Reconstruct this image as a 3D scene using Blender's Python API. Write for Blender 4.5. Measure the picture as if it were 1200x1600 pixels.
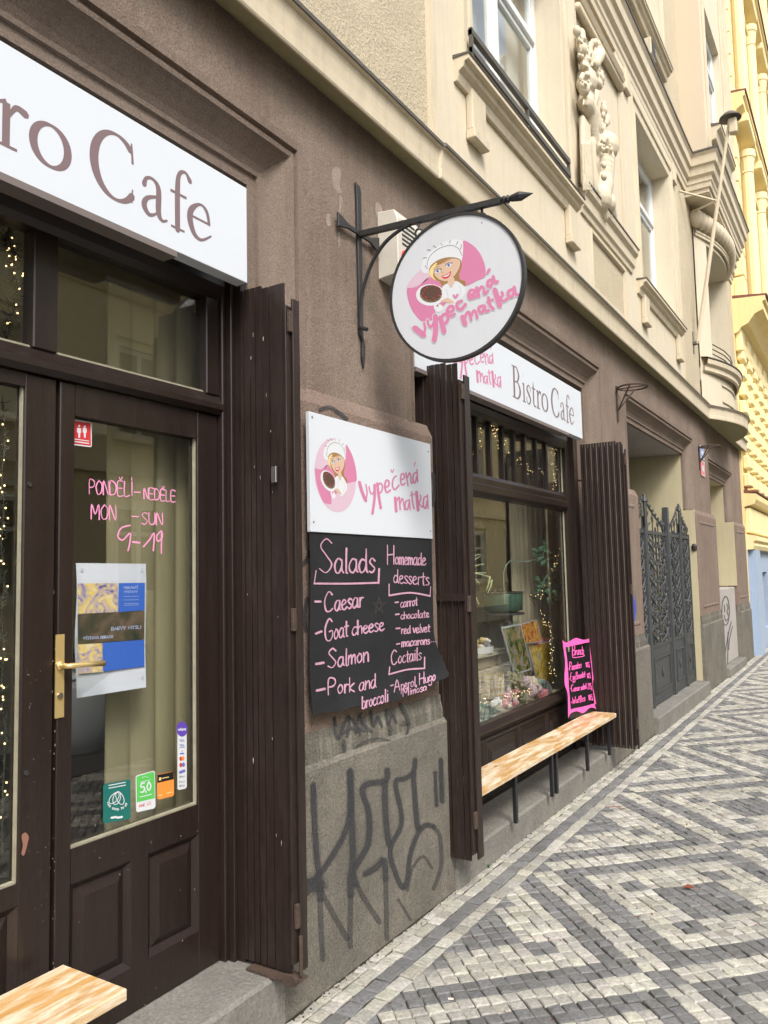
import bpy, bmesh, math, random
from mathutils import Vector, Matrix
random.seed(7)
R = math.radians
scene = bpy.context.scene
for o in list(bpy.data.objects): bpy.data.objects.remove(o, do_unlink=True)
COL = scene.collection

# ------------------------------------------------------------------ camera, sky, sun, exposure
YAW, PITCH, ROLL, CAM = 0.554056, 0.0804384, -0.0218621, Vector((1.897, 0.0, 1.55))
FWD = Vector((-math.sin(YAW) * math.cos(PITCH), math.cos(YAW) * math.cos(PITCH), math.sin(PITCH)))
r0 = Vector((math.cos(YAW), math.sin(YAW), 0)); u0 = r0.cross(FWD)
RGT = r0 * math.cos(ROLL) + u0 * math.sin(ROLL); UP = -r0 * math.sin(ROLL) + u0 * math.cos(ROLL)
FPX = 1225.78
cd = bpy.data.cameras.new('camera'); cam = bpy.data.objects.new('camera', cd); COL.objects.link(cam)
cd.sensor_fit = 'HORIZONTAL'; cd.sensor_width = 36; cd.lens = FPX / 1200 * 36; cd.clip_start = .05; cd.clip_end = 1000
m = Matrix((RGT, UP, -FWD)).transposed().to_4x4(); m.translation = CAM; cam.matrix_world = m
scene.camera = cam
w = bpy.data.worlds.new('World'); scene.world = w; w.use_nodes = True
nt = w.node_tree; bg = nt.nodes['Background']; sky = nt.nodes.new('ShaderNodeTexSky')
SUN_EL, SUN_AZ = R(48), R(130)          # azimuth measured from +Y towards +X
sky.sky_type = 'NISHITA'; sky.sun_disc = False; sky.sun_elevation = SUN_EL; sky.sun_rotation = SUN_AZ
sky.air_density = 1.0; sky.dust_density = 3.0; sky.ozone_density = .6
hs = nt.nodes.new('ShaderNodeHueSaturation'); hs.inputs['Saturation'].default_value = .35
nt.links.new(sky.outputs[0], hs.inputs['Color']); nt.links.new(hs.outputs[0], bg.inputs['Color'])
bg.inputs['Strength'].default_value = .15
sd = bpy.data.lights.new('sun', 'SUN'); so = bpy.data.objects.new('sun', sd); COL.objects.link(so)
sd.energy = 1.5; sd.angle = R(18); sd.color = (1, .94, .86)
sv = Vector((math.cos(SUN_EL) * math.sin(SUN_AZ), math.cos(SUN_EL) * math.cos(SUN_AZ), math.sin(SUN_EL)))
so.rotation_euler = sv.to_track_quat('Z', 'Y').to_euler(); so.location = (6, -4, 20)
scene.render.engine = 'CYCLES'
scene.view_settings.view_transform = 'Standard'; scene.view_settings.look = 'None'
scene.view_settings.exposure = 1.03; scene.view_settings.gamma = 1

# ------------------------------------------------------------------ materials
def mat(name, col, rough=.7, bump=0, bscale=60, var=.0, vscale=6, col2=None, metal=0, coat=0, spec=.5,
        stretch=(1, 1, 1), streak=0, bump2=0, b2scale=8, emit=None, estr=0, attr=None, stain=None, stainamt=.5, bd=.02, speck=0, speckscale=170):
    m = bpy.data.materials.new(name); m.use_nodes = True; n = m.node_tree.nodes; l = m.node_tree.links
    b = n['Principled BSDF']; b.inputs['Roughness'].default_value = rough; b.inputs['Metallic'].default_value = metal
    b.inputs['Specular IOR Level'].default_value = spec
    if coat: b.inputs['Coat Weight'].default_value = coat; b.inputs['Coat Roughness'].default_value = .15
    col = tuple(col) + (1,)
    b.inputs['Base Color'].default_value = col
    if emit: b.inputs['Emission Color'].default_value = tuple(emit) + (1,); b.inputs['Emission Strength'].default_value = estr
    if not (bump or var or attr or streak): return m
    tc = n.new('ShaderNodeTexCoord'); mp = n.new('ShaderNodeMapping'); geo = n.new('ShaderNodeNewGeometry')
    l.new(geo.outputs['Position'], mp.inputs['Vector']); mp.inputs['Scale'].default_value = stretch
    last = None
    def mixc(a, bcol, f, mode='MIX'):
        x = n.new('ShaderNodeMix'); x.data_type = 'RGBA'; x.blend_type = mode
        if isinstance(f, float): x.inputs[0].default_value = f
        else: l.new(f, x.inputs[0])
        for k, v in ((6, a), (7, bcol)):
            if isinstance(v, tuple): x.inputs[k].default_value = v
            else: l.new(v, x.inputs[k])
        return x.outputs[2]
    def ramp(src, a, bb):
        x = n.new('ShaderNodeMapRange'); l.new(src, x.inputs[0]); x.inputs[1].default_value = a; x.inputs[2].default_value = bb
        return x.outputs[0]
    def noise(sc, det=4, vec=None, rg=.6):
        x = n.new('ShaderNodeTexNoise'); x.inputs['Scale'].default_value = sc; x.inputs['Detail'].default_value = det
        x.inputs['Roughness'].default_value = rg
        l.new(vec or mp.outputs[0], x.inputs['Vector']); return x.outputs['Fac']
    base = col
    if attr:
        a = n.new('ShaderNodeAttribute'); a.attribute_name = attr; base = mixc(a.outputs['Color'], col, 'x' and .0)
    if var:
        c2 = (tuple(col2) + (1,)) if col2 else tuple(c * .55 for c in col[:3]) + (1,)
        f = ramp(noise(vscale), .3, .72)
        x = n.new('ShaderNodeMath'); x.operation = 'MULTIPLY'; l.new(f, x.inputs[0]); x.inputs[1].default_value = var
        base = mixc(base, c2, x.outputs[0]) if not attr else mixc(base, c2, x.outputs[0])
        f2 = ramp(noise(vscale * 17, 2), .3, .7)
        x = n.new('ShaderNodeMath'); x.operation = 'MULTIPLY'; l.new(f2, x.inputs[0]); x.inputs[1].default_value = var * .5
        base = mixc(base, c2, x.outputs[0])
    if streak:
        mp2 = n.new('ShaderNodeMapping'); l.new(geo.outputs['Position'], mp2.inputs['Vector']); mp2.inputs['Scale'].default_value = (9, 9, .8)
        f = ramp(noise(2.2, 5, mp2.outputs[0]), .48, .75)
        x = n.new('ShaderNodeMath'); x.operation = 'MULTIPLY'; l.new(f, x.inputs[0]); x.inputs[1].default_value = streak
        base = mixc(base, tuple(stain or (.05, .045, .04)) + (1,), x.outputs[0])
    if speck:
        sf = ramp(noise(speckscale, 3, None, .75), .32, .68); sm_ = n.new('ShaderNodeMapRange'); l.new(sf, sm_.inputs[0]); sm_.inputs[3].default_value = 1 - speck; sm_.inputs[4].default_value = 1 + speck
        vm = n.new('ShaderNodeVectorMath'); vm.operation = 'SCALE'
        if isinstance(base, tuple): vm.inputs[0].default_value = base[:3]
        else: l.new(base, vm.inputs[0])
        l.new(sm_.outputs[0], vm.inputs['Scale']); base = vm.outputs[0]
    if not isinstance(base, tuple): l.new(base, b.inputs['Base Color'])
    if bump:
        bn = n.new('ShaderNodeBump'); bn.inputs['Strength'].default_value = bump; bn.inputs['Distance'].default_value = bd
        l.new(noise(bscale, 5, None, .7), bn.inputs['Height'])
        if bump2:
            b2 = n.new('ShaderNodeBump'); b2.inputs['Strength'].default_value = bump2; b2.inputs['Distance'].default_value = .03
            l.new(noise(b2scale, 3), b2.inputs['Height']); l.new(b2.outputs[0], bn.inputs['Normal'])
        l.new(bn.outputs[0], b.inputs['Normal'])
    return m
M = {}
M['stucco'] = mat('brown scraped stucco', (.275, .220, .176), .95, 1.0, 120, .75, 2.6, (.165, .118, .095), streak=.35, stain=(.30, .265, .225), bump2=.3, b2scale=14, spec=.15, speck=.34, speckscale=120, bd=.006)
M['block'] = mat('reddish brown artificial stone', (.262, .196, .158), .95, 1.0, 130, .5, 2.5, (.165, .118, .098), streak=.4, stain=(.17, .155, .14), bump2=.25, spec=.15, speck=.34, speckscale=120, bd=.006)
M['plinth'] = mat('grey rough plinth render', (.225, .208, .172), .95, 1.0, 120, .8, 2.4, (.12, .11, .095), streak=.5, stain=(.12, .11, .10), bump2=.4, b2scale=10, spec=.15, speck=.36, speckscale=120, bd=.006)
M['step'] = mat('worn grey stone step', (.25, .24, .215), .85, .6, 90, .6, 3, (.13, .125, .115), bump2=.4, spec=.2, speck=.25, speckscale=90, streak=.3, stain=(.13,.12,.1), bd=.006)
M['moulding'] = mat('brown cement moulding', (.25, .198, .16), .95, .9, 130, .55, 2.5, (.155, .115, .093), streak=.4, stain=(.13, .10, .08), spec=.15, speck=.3, bd=.006)
M['cream'] = mat('smooth cream render', (.66, .585, .445), .9, .15, 90, .35, 1.3, (.54, .475, .36), streak=.25, stain=(.45, .39, .29), spec=.2)
M['cream2'] = mat('cream moulding paint', (.64, .56, .42), .85, .1, 60, .4, 3, (.50, .43, .315), streak=.4, stain=(.36, .31, .23), spec=.2)
M['olive'] = mat('ochre soffit with painted shade', (.36, .32, .18), .85, .2, 60, .4, 3, (.27, .24, .13), streak=.2, spec=.2)  # yellower paint with the underside's shade put into its colour
M['rough'] = mat('coarse beige roughcast', (.58, .50, .36), .95, 1.0, 60, .45, 3, (.45, .385, .28), spec=.15, bd=.012, bump2=.3, speck=.16, speckscale=90)
M['flash'] = mat('dark weathered flashing', (.07, .065, .055), .6, .2, 40, .4, 8, (.15, .13, .1))
M['wood'] = mat('dark brown gloss paint', (.0155, .009, .007), .36, .3, 35, .5, 7, (.026, .0165, .0135), stretch=(3, 3, .4), spec=.4, coat=.12, bd=.004, streak=.35, stain=(.036, .025, .02), speck=.2, speckscale=50)
M['slat'] = mat('brown painted shutter steel', (.027, .0165, .0135), .45, .2, 40, .6, 6, (.017, .0105, .0085), stretch=(1, 1, .2), spec=.35, bd=.004, streak=.45, stain=(.05, .036, .03), speck=.25, speckscale=60)
M['rust'] = mat('rusty worn iron', (.10, .06, .04), .8, .5, 80, .8, 20, (.035, .025, .02))
M['iron'] = mat('blackened wrought iron', (.028, .029, .031), .5, .5, 60, .4, 30, (.06, .055, .05), metal=.3, bd=.004)
M['gate'] = mat('grey painted wrought iron', (.058, .063, .066), .5, .2, 60, .4, 9, (.04, .043, .045), metal=.1)
M['white'] = mat('white sign panel', (.62, .66, .71), .5, .02, 10, .12, 2, (.54, .585, .635))
M['discwhite'] = mat('pale grey sign face', (.58, .60, .63), .45, .02, 10, .25, 5, (.50, .52, .55), streak=.12, stain=(.4, .4, .42))
M['signtrim'] = mat('grey brown sign trim', (.17, .14, .13), .5)
M['pink'] = mat('pink print', (.56, .19, .33), .5)
M['palepink'] = mat('pale pink print', (.60, .44, .53), .5)
M['plum'] = mat('dull plum lettering', (.19, .128, .135), .5)
M['chalkboard'] = mat('chalkboard film', (.013, .014, .016), .6, .1, 30, .6, 4, (.032, .033, .036), bd=.004, spec=.25)
M['chalk'] = mat('pink chalk', (.66, .36, .50), .9, .2, 150, .7, 45, (.34, .20, .27), bd=.002)
M['neon'] = mat('hot pink chalk paint', (.90, .13, .48), .8, .1, 90, .2, 30, (.6, .08, .3), bd=.002)
M['glasspink'] = mat('pink glass marker', (.85, .32, .55), .7, .1, 90, .3, 40, (.6, .2, .36), bd=.002)
M['hat'] = mat('white print', (.64, .66, .69), .5)
M['hair'] = mat('brown hair print', (.30, .17, .06), .5)
M['blond'] = mat('blond hair print', (.75, .58, .25), .5)
M['skin'] = mat('skin print', (.60, .42, .31), .5)
M['choc'] = mat('chocolate print', (.055, .028, .02), .5, .1, 80, .4, 150, (.2, .1, .07))
M['blueeye'] = mat('blue print', (.12, .15, .45), .5)
M['red'] = mat('red print', (.55, .03, .04), .5)
M['line'] = mat('dark grey line print', (.10, .10, .11), .5)
M['gline'] = mat('grey line print', (.42, .43, .46), .5)
M['paper'] = mat('white paper', (.60, .63, .72), .6, .02, 5, .1, 3)
M['blue'] = mat('blue print ink', (.025, .09, .40), .5, .02, 5, .3, 8, (.05, .15, .48))
M['green'] = mat('green sticker print', (.10, .50, .10), .4)
M['teal'] = mat('dark teal sticker print', (.01, .14, .12), .4)
M['orange'] = mat('orange sticker print', (.85, .28, .05), .4)
M['black'] = mat('black print', (.012, .012, .014), .4)
M['purple'] = mat('purple print', (.12, .06, .42), .4)
M['brass'] = mat('polished brass', (.80, .60, .26), .25, metal=.65)
M['steel'] = mat('dull steel', (.35, .34, .32), .4, metal=1)
M['gold'] = mat('gold straws and tinsel', (.85, .60, .20), .3, metal=.4)
M['bulb'] = mat('lit fairy light', (1, .8, .4), .5, emit=(1, .68, .3), estr=2.5)
M['wire'] = mat('dark tinsel wire', (.035, .035, .025), .6)
M['curtain'] = mat('olive curtain cloth', (.30, .27, .175), .9, .2, 120, .15, 3, (.25, .225, .14), stretch=(1, 1, .2), spec=.1, bd=.003)
M['room'] = mat('beige room plaster', (.82, .76, .56), .9, .1, 30, .2, 2)
M['roomfloor'] = mat('dark room floor', (.06, .045, .035), .6)
M['beading'] = mat('pale glazing bead', (.36, .34, .25), .6, .1, 50, .6, 20, (.2, .18, .13))
M['yellow'] = mat('yellow render', (.86, .70, .36), .9, .1, 40, .35, 1.2, (.74, .58, .27), spec=.15, streak=.3, stain=(.56, .43, .22))
M['yellow2'] = mat('yellow moulding', (.88, .76, .44), .85, .1, 40, .35, 2, (.78, .63, .32), spec=.15, streak=.3, stain=(.6, .47, .26))
M['redtile'] = mat('rust red metal capping', (.22, .08, .05), .6, .1, 40, .4, 5)
M['bluewall'] = mat('pale blue shop paint', (.34, .42, .54), .8, .05, 20, .3, 2, (.29, .36, .47))
M['maroon'] = mat('maroon paint', (.20, .04, .05), .5)
M['peach'] = mat('peach smooth render', (.60, .51, .39), .9, .1, 60, .3, 1.2, (.54, .46, .35), spec=.15)
M['reveal'] = mat('yellowish reveal plaster', (.52, .46, .30), .9, .15, 50, .35, 2, (.40, .35, .22), streak=.15)
M['greyreveal'] = mat('pale grey painted plaster', (.42, .39, .37), .9, .15, 50, .3, 2)
M['whitewood'] = mat('white window paint', (.70, .72, .72), .5, .05, 30, .2, 10, (.55, .56, .55))
M['ochre'] = mat('opposite facade render', (.82, .75, .52), .9, .1, 20, .2, .6)
M['pale'] = mat('opposite facade trim', (.78, .72, .52), .9)
M['asphalt'] = mat('asphalt', (.06, .06, .06), .9, .4, 60, .3, 3)
M['dirt'] = mat('dirty joint sand', (.06, .05, .036), 1, .8, 90, .6, 12, (.025, .022, .018), bd=.005)
M['band'] = mat('weathered plinth moulding', (.155, .145, .12), .95, 1.0, 120, .6, 3, (.10, .093, .08), streak=.9, stain=(.30, .28, .235), spec=.15, speck=.36, speckscale=120, bd=.006)
M['curtain2'] = mat('beige backdrop cloth', (.66, .59, .44), .9, .2, 120, .15, 3, (.56, .5, .37), stretch=(1, 1, .2), spec=.1, bd=.003)
M['spray'] = None
M['moss'] = mat('green weed leaves', (.05, .10, .02), .8)
M['leafred'] = mat('dry red leaf', (.20, .045, .02), .7)
M['foliage'] = mat('dark green leaf', (.075, .17, .10), .45, .05, 30, .3, 20, (.11, .22, .14))
M['strip'] = mat('pale green strap leaf', (.70, .78, .45), .5)
M['flowerpink'] = mat('dusty pink petals', (.62, .25, .30), .7)
M['flowercream'] = mat('cream petals', (.72, .62, .52), .7)
M['flowerlilac'] = mat('pale lilac petals', (.62, .48, .55), .7)
M['cork'] = mat('wine cork', (.50, .42, .28), .9, .3, 60, .3, 20)
M['ceramic'] = mat('white printed ceramic', (.75, .76, .80), .3)
M['stone'] = mat('sandy wall stone', (.48, .40, .28), .95, .6, 50, .5, 6, (.33, .27, .19), bd=.006)
M['stoneshelf'] = mat('pale stone shelf', (.55, .50, .38), .8, .3, 40, .2, 5)
M['greenglass'] = mat('green glass bowl', (.05, .13, .10), .1, spec=.8)
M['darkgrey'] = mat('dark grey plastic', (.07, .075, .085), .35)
M['bluegreen'] = mat('eucalyptus leaf', (.20, .32, .26), .7, .1, 30, .3, 15, (.3, .40, .34))
M['plate1'] = mat('red enamel plate', (.65, .08, .06), .3)
M['plate2'] = mat('blue enamel plate', (.12, .2, .5), .3)
M['weed'] = M['moss']
M['chip_pale'] = mat('pale chip', (.6, .58, .5), .7)  # plain pale colour for the shutter's paint chips

def glass(name, tint=(.86, .9, .86), refl=1.0):
    m = bpy.data.materials.new(name); m.use_nodes = True; n = m.node_tree.nodes; l = m.node_tree.links; n.clear()
    o = n.new('ShaderNodeOutputMaterial'); t = n.new('ShaderNodeBsdfTransparent'); g = n.new('ShaderNodeBsdfGlossy'); x = n.new('ShaderNodeMixShader')
    f = n.new('ShaderNodeFresnel'); gq = n.new('ShaderNodeNewGeometry'); iq = n.new('ShaderNodeMapRange'); iq.inputs[3].default_value = 1.5; iq.inputs[4].default_value = 1 / 1.5; l.new(gq.outputs['Backfacing'], iq.inputs[0]); l.new(iq.outputs[0], f.inputs[0])
    mm = n.new('ShaderNodeMath'); mm.operation = 'MULTIPLY'; mm.inputs[1].default_value = refl
    t.inputs[0].default_value = tint + (1,); g.inputs['Roughness'].default_value = .004
    l.new(f.outputs[0], mm.inputs[0]); l.new(mm.outputs[0], x.inputs[0]); l.new(t.outputs[0], x.inputs[1]); l.new(g.outputs[0], x.inputs[2]); l.new(x.outputs[0], o.inputs[0])
    return m
M['glass'] = glass('window glass', (.96, .97, .95), refl=1.55)
M['clear'] = glass('clear vessel glass', (.9, .95, .93), 1.0)
# spray paint: ragged, slightly see-through ink
m = mat('black spray paint', (.045, .046, .05), .8); n = m.node_tree.nodes; l = m.node_tree.links
geo = n.new('ShaderNodeNewGeometry'); nz = n.new('ShaderNodeTexNoise'); nz.inputs['Scale'].default_value = 160; l.new(geo.outputs['Position'], nz.inputs['Vector'])
mr = n.new('ShaderNodeMapRange'); l.new(nz.outputs['Fac'], mr.inputs[0]); mr.inputs[1].default_value = .3; mr.inputs[2].default_value = .62; mr.inputs[3].default_value = .92; mr.inputs[4].default_value = .55
l.new(mr.outputs[0], n['Principled BSDF'].inputs['Alpha']); M['spray'] = m
m2 = m.copy(); m2.name = 'faded spray paint'
for nd in m2.node_tree.nodes:
    if nd.type == 'MAP_RANGE': nd.inputs[3].default_value = .62; nd.inputs[4].default_value = .3
M['spray2'] = m2
m3 = m.copy(); m3.name = 'overspray mist'
for nd in m3.node_tree.nodes:
    if nd.type == 'MAP_RANGE': nd.inputs[3].default_value = .42; nd.inputs[4].default_value = .0
M['spray3'] = m3
# smudged chalk film (alpha)
# bench wood: varnished boards, worn pale patches
def bench_mat():
    m = bpy.data.materials.new('worn varnished bench wood'); m.use_nodes = True; n = m.node_tree.nodes; l = m.node_tree.links; b = n['Principled BSDF']
    geo = n.new('ShaderNodeNewGeometry'); mp = n.new('ShaderNodeMapping'); l.new(geo.outputs['Position'], mp.inputs[0]); mp.inputs['Scale'].default_value = (22, .9, 22)
    a = n.new('ShaderNodeTexNoise'); a.inputs['Scale'].default_value = 3; a.inputs['Detail'].default_value = 6; l.new(mp.outputs[0], a.inputs['Vector'])
    mp2 = n.new('ShaderNodeMapping'); l.new(geo.outputs['Position'], mp2.inputs[0]); mp2.inputs['Scale'].default_value = (9, 1.5, 9)
    c = n.new('ShaderNodeTexNoise'); c.inputs['Scale'].default_value = 3.2; c.inputs['Detail'].default_value = 7; c.inputs['Roughness'].default_value = .7; l.new(mp2.outputs[0], c.inputs['Vector'])
    r1 = n.new('ShaderNodeValToRGB'); l.new(a.outputs['Fac'], r1.inputs[0])
    r1.color_ramp.elements[0].position = .3; r1.color_ramp.elements[0].color = (.47, .255, .085, 1); r1.color_ramp.elements[1].position = .7; r1.color_ramp.elements[1].color = (.60, .36, .135, 1)
    r2 = n.new('ShaderNodeValToRGB'); l.new(c.outputs['Fac'], r2.inputs[0]); r2.color_ramp.elements[0].position = .43; r2.color_ramp.elements[1].position = .6
    x = n.new('ShaderNodeMix'); x.data_type = 'RGBA'; l.new(r2.outputs[0], x.inputs[0]); l.new(r1.outputs[0], x.inputs[6]); x.inputs[7].default_value = (.68, .60, .46, 1)
    v = n.new('ShaderNodeTexVoronoi'); v.inputs['Scale'].default_value = 2.2; mp3 = n.new('ShaderNodeMapping'); l.new(geo.outputs['Position'], mp3.inputs[0]); mp3.inputs['Scale'].default_value = (4, 1.5, 1); l.new(mp3.outputs[0], v.inputs['Vector'])
    mr = n.new('ShaderNodeMapRange'); l.new(v.outputs['Distance'], mr.inputs[0]); mr.inputs[1].default_value = .05; mr.inputs[2].default_value = .09; mr.inputs[3].default_value = .85; mr.inputs[4].default_value = 0
    y = n.new('ShaderNodeMix'); y.data_type = 'RGBA'; l.new(mr.outputs[0], y.inputs[0]); l.new(x.outputs[2], y.inputs[6]); y.inputs[7].default_value = (.2, .09, .03, 1)
    l.new(y.outputs[2], b.inputs['Base Color'])
    rr = n.new('ShaderNodeMapRange'); l.new(c.outputs['Fac'], rr.inputs[0]); rr.inputs[1].default_value = .4; rr.inputs[2].default_value = .65; rr.inputs[3].default_value = .28; rr.inputs[4].default_value = .6
    l.new(rr.outputs[0], b.inputs['Roughness'])
    bn = n.new('ShaderNodeBump'); bn.inputs['Strength'].default_value = .25; bn.inputs['Distance'].default_value = .004; l.new(a.outputs['Fac'], bn.inputs['Height']); l.new(bn.outputs[0], b.inputs['Normal'])
    return m
M['bench'] = bench_mat()
# cobble: tone from the colour attribute, fine grain and worn faces from noise
def cobble_mat():
    m = bpy.data.materials.new('cobble stone'); m.use_nodes = True; n = m.node_tree.nodes; l = m.node_tree.links; b = n['Principled BSDF']
    at = n.new('ShaderNodeAttribute'); at.attribute_name = 'tone'; geo = n.new('ShaderNodeNewGeometry')
    a = n.new('ShaderNodeTexNoise'); a.inputs['Scale'].default_value = 70; a.inputs['Detail'].default_value = 6; a.inputs['Roughness'].default_value = .7; l.new(geo.outputs['Position'], a.inputs['Vector'])
    mr = n.new('ShaderNodeMapRange'); l.new(a.outputs['Fac'], mr.inputs[0]); mr.inputs[1].default_value = .3; mr.inputs[2].default_value = .7; mr.inputs[3].default_value = .62; mr.inputs[4].default_value = 1.28
    c = n.new('ShaderNodeTexNoise'); c.inputs['Scale'].default_value = 1.3; c.inputs['Detail'].default_value = 4; l.new(geo.outputs['Position'], c.inputs['Vector'])
    mr2 = n.new('ShaderNodeMapRange'); l.new(c.outputs['Fac'], mr2.inputs[0]); mr2.inputs[1].default_value = .3; mr2.inputs[2].default_value = .7; mr2.inputs[3].default_value = .85; mr2.inputs[4].default_value = 1.1
    q = n.new('ShaderNodeMath'); q.operation = 'MULTIPLY'; l.new(mr.outputs[0], q.inputs[0]); l.new(mr2.outputs[0], q.inputs[1])
    x = n.new('ShaderNodeVectorMath'); x.operation = 'SCALE'; l.new(at.outputs['Color'], x.inputs[0]); l.new(q.outputs[0], x.inputs['Scale'])
    l.new(x.outputs[0], b.inputs['Base Color']); b.inputs['Roughness'].default_value = .62
    bn = n.new('ShaderNodeBump'); bn.inputs['Strength'].default_value = .7; bn.inputs['Distance'].default_value = .008; l.new(a.outputs['Fac'], bn.inputs['Height']); l.new(bn.outputs[0], b.inputs['Normal'])
    return m
M['cobble'] = cobble_mat()
def photo_mat(name, cols, sc=14, seed=0.):
    m = bpy.data.materials.new(name); m.use_nodes = True; n = m.node_tree.nodes; l = m.node_tree.links; b = n['Principled BSDF']
    geo = n.new('ShaderNodeNewGeometry'); mp = n.new('ShaderNodeMapping'); mp.inputs['Location'].default_value = (seed, seed, seed); l.new(geo.outputs['Position'], mp.inputs[0])
    a = n.new('ShaderNodeTexNoise'); a.inputs['Scale'].default_value = sc; a.inputs['Detail'].default_value = 3; a.inputs['Distortion'].default_value = 1.6; l.new(mp.outputs[0], a.inputs['Vector'])
    r = n.new('ShaderNodeValToRGB'); l.new(a.outputs['Fac'], r.inputs[0]); e = r.color_ramp.elements
    e[0].position = .28; e[0].color = cols[0] + (1,); e[1].position = .72; e[1].color = cols[-1] + (1,)
    for i, c in enumerate(cols[1:-1]):
        k = e.new(.28 + .44 * (i + 1) / (len(cols) - 1)); k.color = c + (1,)
    l.new(r.outputs[0], b.inputs['Base Color']); b.inputs['Roughness'].default_value = .35; return m
M['food1'] = photo_mat('food photograph', [(.05, .10, .02), (.65, .16, .05), (.85, .50, .08), (.85, .72, .4)], 15, 3)
M['food2'] = photo_mat('pasta photograph', [(.04, .08, .02), (.55, .33, .04), (.90, .62, .08), (.85, .70, .35), (.2, .35, .6)], 11, 9)
M['food3'] = photo_mat('salad photograph', [(.01, .03, .01), (.07, .15, .04), (.45, .30, .12), (.25, .35, .55)], 10, 5)
M['art1'] = photo_mat('swirled abstract print', [(.05, .05, .14), (.30, .26, .34), (.55, .42, .12), (.55, .53, .5)], 26, 1)
M['art2'] = photo_mat('dark abstract print', [(.015, .03, .02), (.06, .05, .03), (.14, .10, .07)], 9, 4)

# ------------------------------------------------------------------ mesh helpers
class MB:
    def __init__(s): s.v = []; s.f = []; s.mi = []; s.k = 0
    def add(s, vs, fs):
        n = len(s.v); s.v += [tuple(v) for v in vs]; s.f += [tuple(i + n for i in f) for f in fs]; s.mi += [s.k] * len(fs); return s
    def box(s, x0, x1, y0, y1, z0, z1):
        return s.add([(x, y, z) for x in (x0, x1) for y in (y0, y1) for z in (z0, z1)],
                     [(0, 1, 3, 2), (4, 6, 7, 5), (0, 4, 5, 1), (2, 3, 7, 6), (0, 2, 6, 4), (1, 5, 7, 3)])
    def quad(s, a, b, c, d): return s.add([a, b, c, d], [(0, 1, 2, 3)])
    def prism(s, pts, axis, a, b):
        # pts 2-D polygon in the two other axes (order x,y,z without axis), extruded a..b
        def P(p, t):
            q = list(p); q.insert(axis, t); return tuple(q)
        n = len(pts)
        return s.add([P(p, a) for p in pts] + [P(p, b) for p in pts],
                     [tuple(range(n))[::-1], tuple(range(n, 2 * n))] + [(i, (i + 1) % n, n + (i + 1) % n, n + i) for i in range(n)])
    def sheet(s, rows):
        m_ = len(rows[0]); n = len(rows)
        return s.add([p for r_ in rows for p in r_], [(i * m_ + j, i * m_ + j + 1, (i + 1) * m_ + j + 1, (i + 1) * m_ + j) for i in range(n - 1) for j in range(m_ - 1)])
    def tube(s, path, r, n=8, sq=False):
        P = [Vector(p) for p in path]; rs = r if isinstance(r, (list, tuple)) else [r] * len(P)
        rings = []; up = None
        for i, p in enumerate(P):
            t = (P[min(i + 1, len(P) - 1)] - P[max(i - 1, 0)])
            if t.length < 1e-9: t = Vector((0, 0, 1))
            t.normalize()
            if up is None: up = Vector((0, 0, 1)) if abs(t.z) < .9 else Vector((0, 1, 0))
            a = up - t * up.dot(t)
            if a.length < 1e-4: a = t.orthogonal()
            a.normalize(); b = t.cross(a); up = a
            ph = math.pi / n if sq else 0
            rings.append([p + (a * math.cos(2 * math.pi * k / n + ph) + b * math.sin(2 * math.pi * k / n + ph)) * rs[i] for k in range(n)])
        m_ = len(rings)
        return s.add([q for rg in rings for q in rg],
                     [(i * n + k, i * n + (k + 1) % n, (i + 1) * n + (k + 1) % n, (i + 1) * n + k) for i in range(m_ - 1) for k in range(n)] +
                     [tuple(range(n))[::-1], tuple(range((m_ - 1) * n, m_ * n))])
    def ell(s, c, r, n=10, rot=None):
        c = Vector(c); r = (r, r, r) if isinstance(r, (int, float)) else r; vs = []; fs = []
        for i in range(1, n):
            th = math.pi * i / n
            for j in range(n * 2):
                ph = math.pi * j / n
                v = Vector((r[0] * math.sin(th) * math.cos(ph), r[1] * math.sin(th) * math.sin(ph), r[2] * math.cos(th)))
                if rot: v = rot @ v
                vs.append(c + v)
        k = n * 2
        for i in range(n - 2):
            for j in range(k): fs.append((i * k + j, (i + 1) * k + j, (i + 1) * k + (j + 1) % k, i * k + (j + 1) % k))
        t = Vector((0, 0, r[2])); t = rot @ t if rot else t
        vs += [c + t, c - t]; a = len(vs) - 2
        fs += [(a, j, (j + 1) % k) for j in range(k)] + [(a + 1, (n - 2) * k + (j + 1) % k, (n - 2) * k + j) for j in range(k)]
        return s.add(vs, fs)
    def lathe(s, c, prof, n=20, axis='Z'):
        c = Vector(c); rows = []
        for r_, h in prof:
            row = []
            for k in range(n + 1):
                a = 2 * math.pi * k / n; q = (r_ * math.cos(a), r_ * math.sin(a), h)
                if axis == 'Y': q = (q[0], h, q[1])
                if axis == 'X': q = (h, q[0], q[1])
                row.append(c + Vector(q))
            rows.append(row)
        return s.sheet(rows)
WL = {}
def mesh_of(name, mb, mats, off=Vector((0, 0, 0)), smooth=False, bevel=0):
    me = bpy.data.meshes.new(name); me.from_pydata([(v[0] - off.x, v[1] - off.y, v[2] - off.z) for v in mb.v], [], mb.f)
    mats = mats if isinstance(mats, (list, tuple)) else [mats]
    for m_ in mats: me.materials.append(M[m_] if isinstance(m_, str) else m_)
    if len(mats) > 1: me.polygons.foreach_set('material_index', mb.mi)
    bm = bmesh.new(); bm.from_mesh(me); bmesh.ops.recalc_face_normals(bm, faces=bm.faces)
    if bevel:
        bmesh.ops.bevel(bm, geom=bm.edges[:], offset=bevel, segments=1, profile=.5, affect='EDGES', clamp_overlap=True)
    bm.to_mesh(me); bm.free()
    if smooth: me.polygons.foreach_set('use_smooth', [True] * len(me.polygons))
    me.update(); return me
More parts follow.
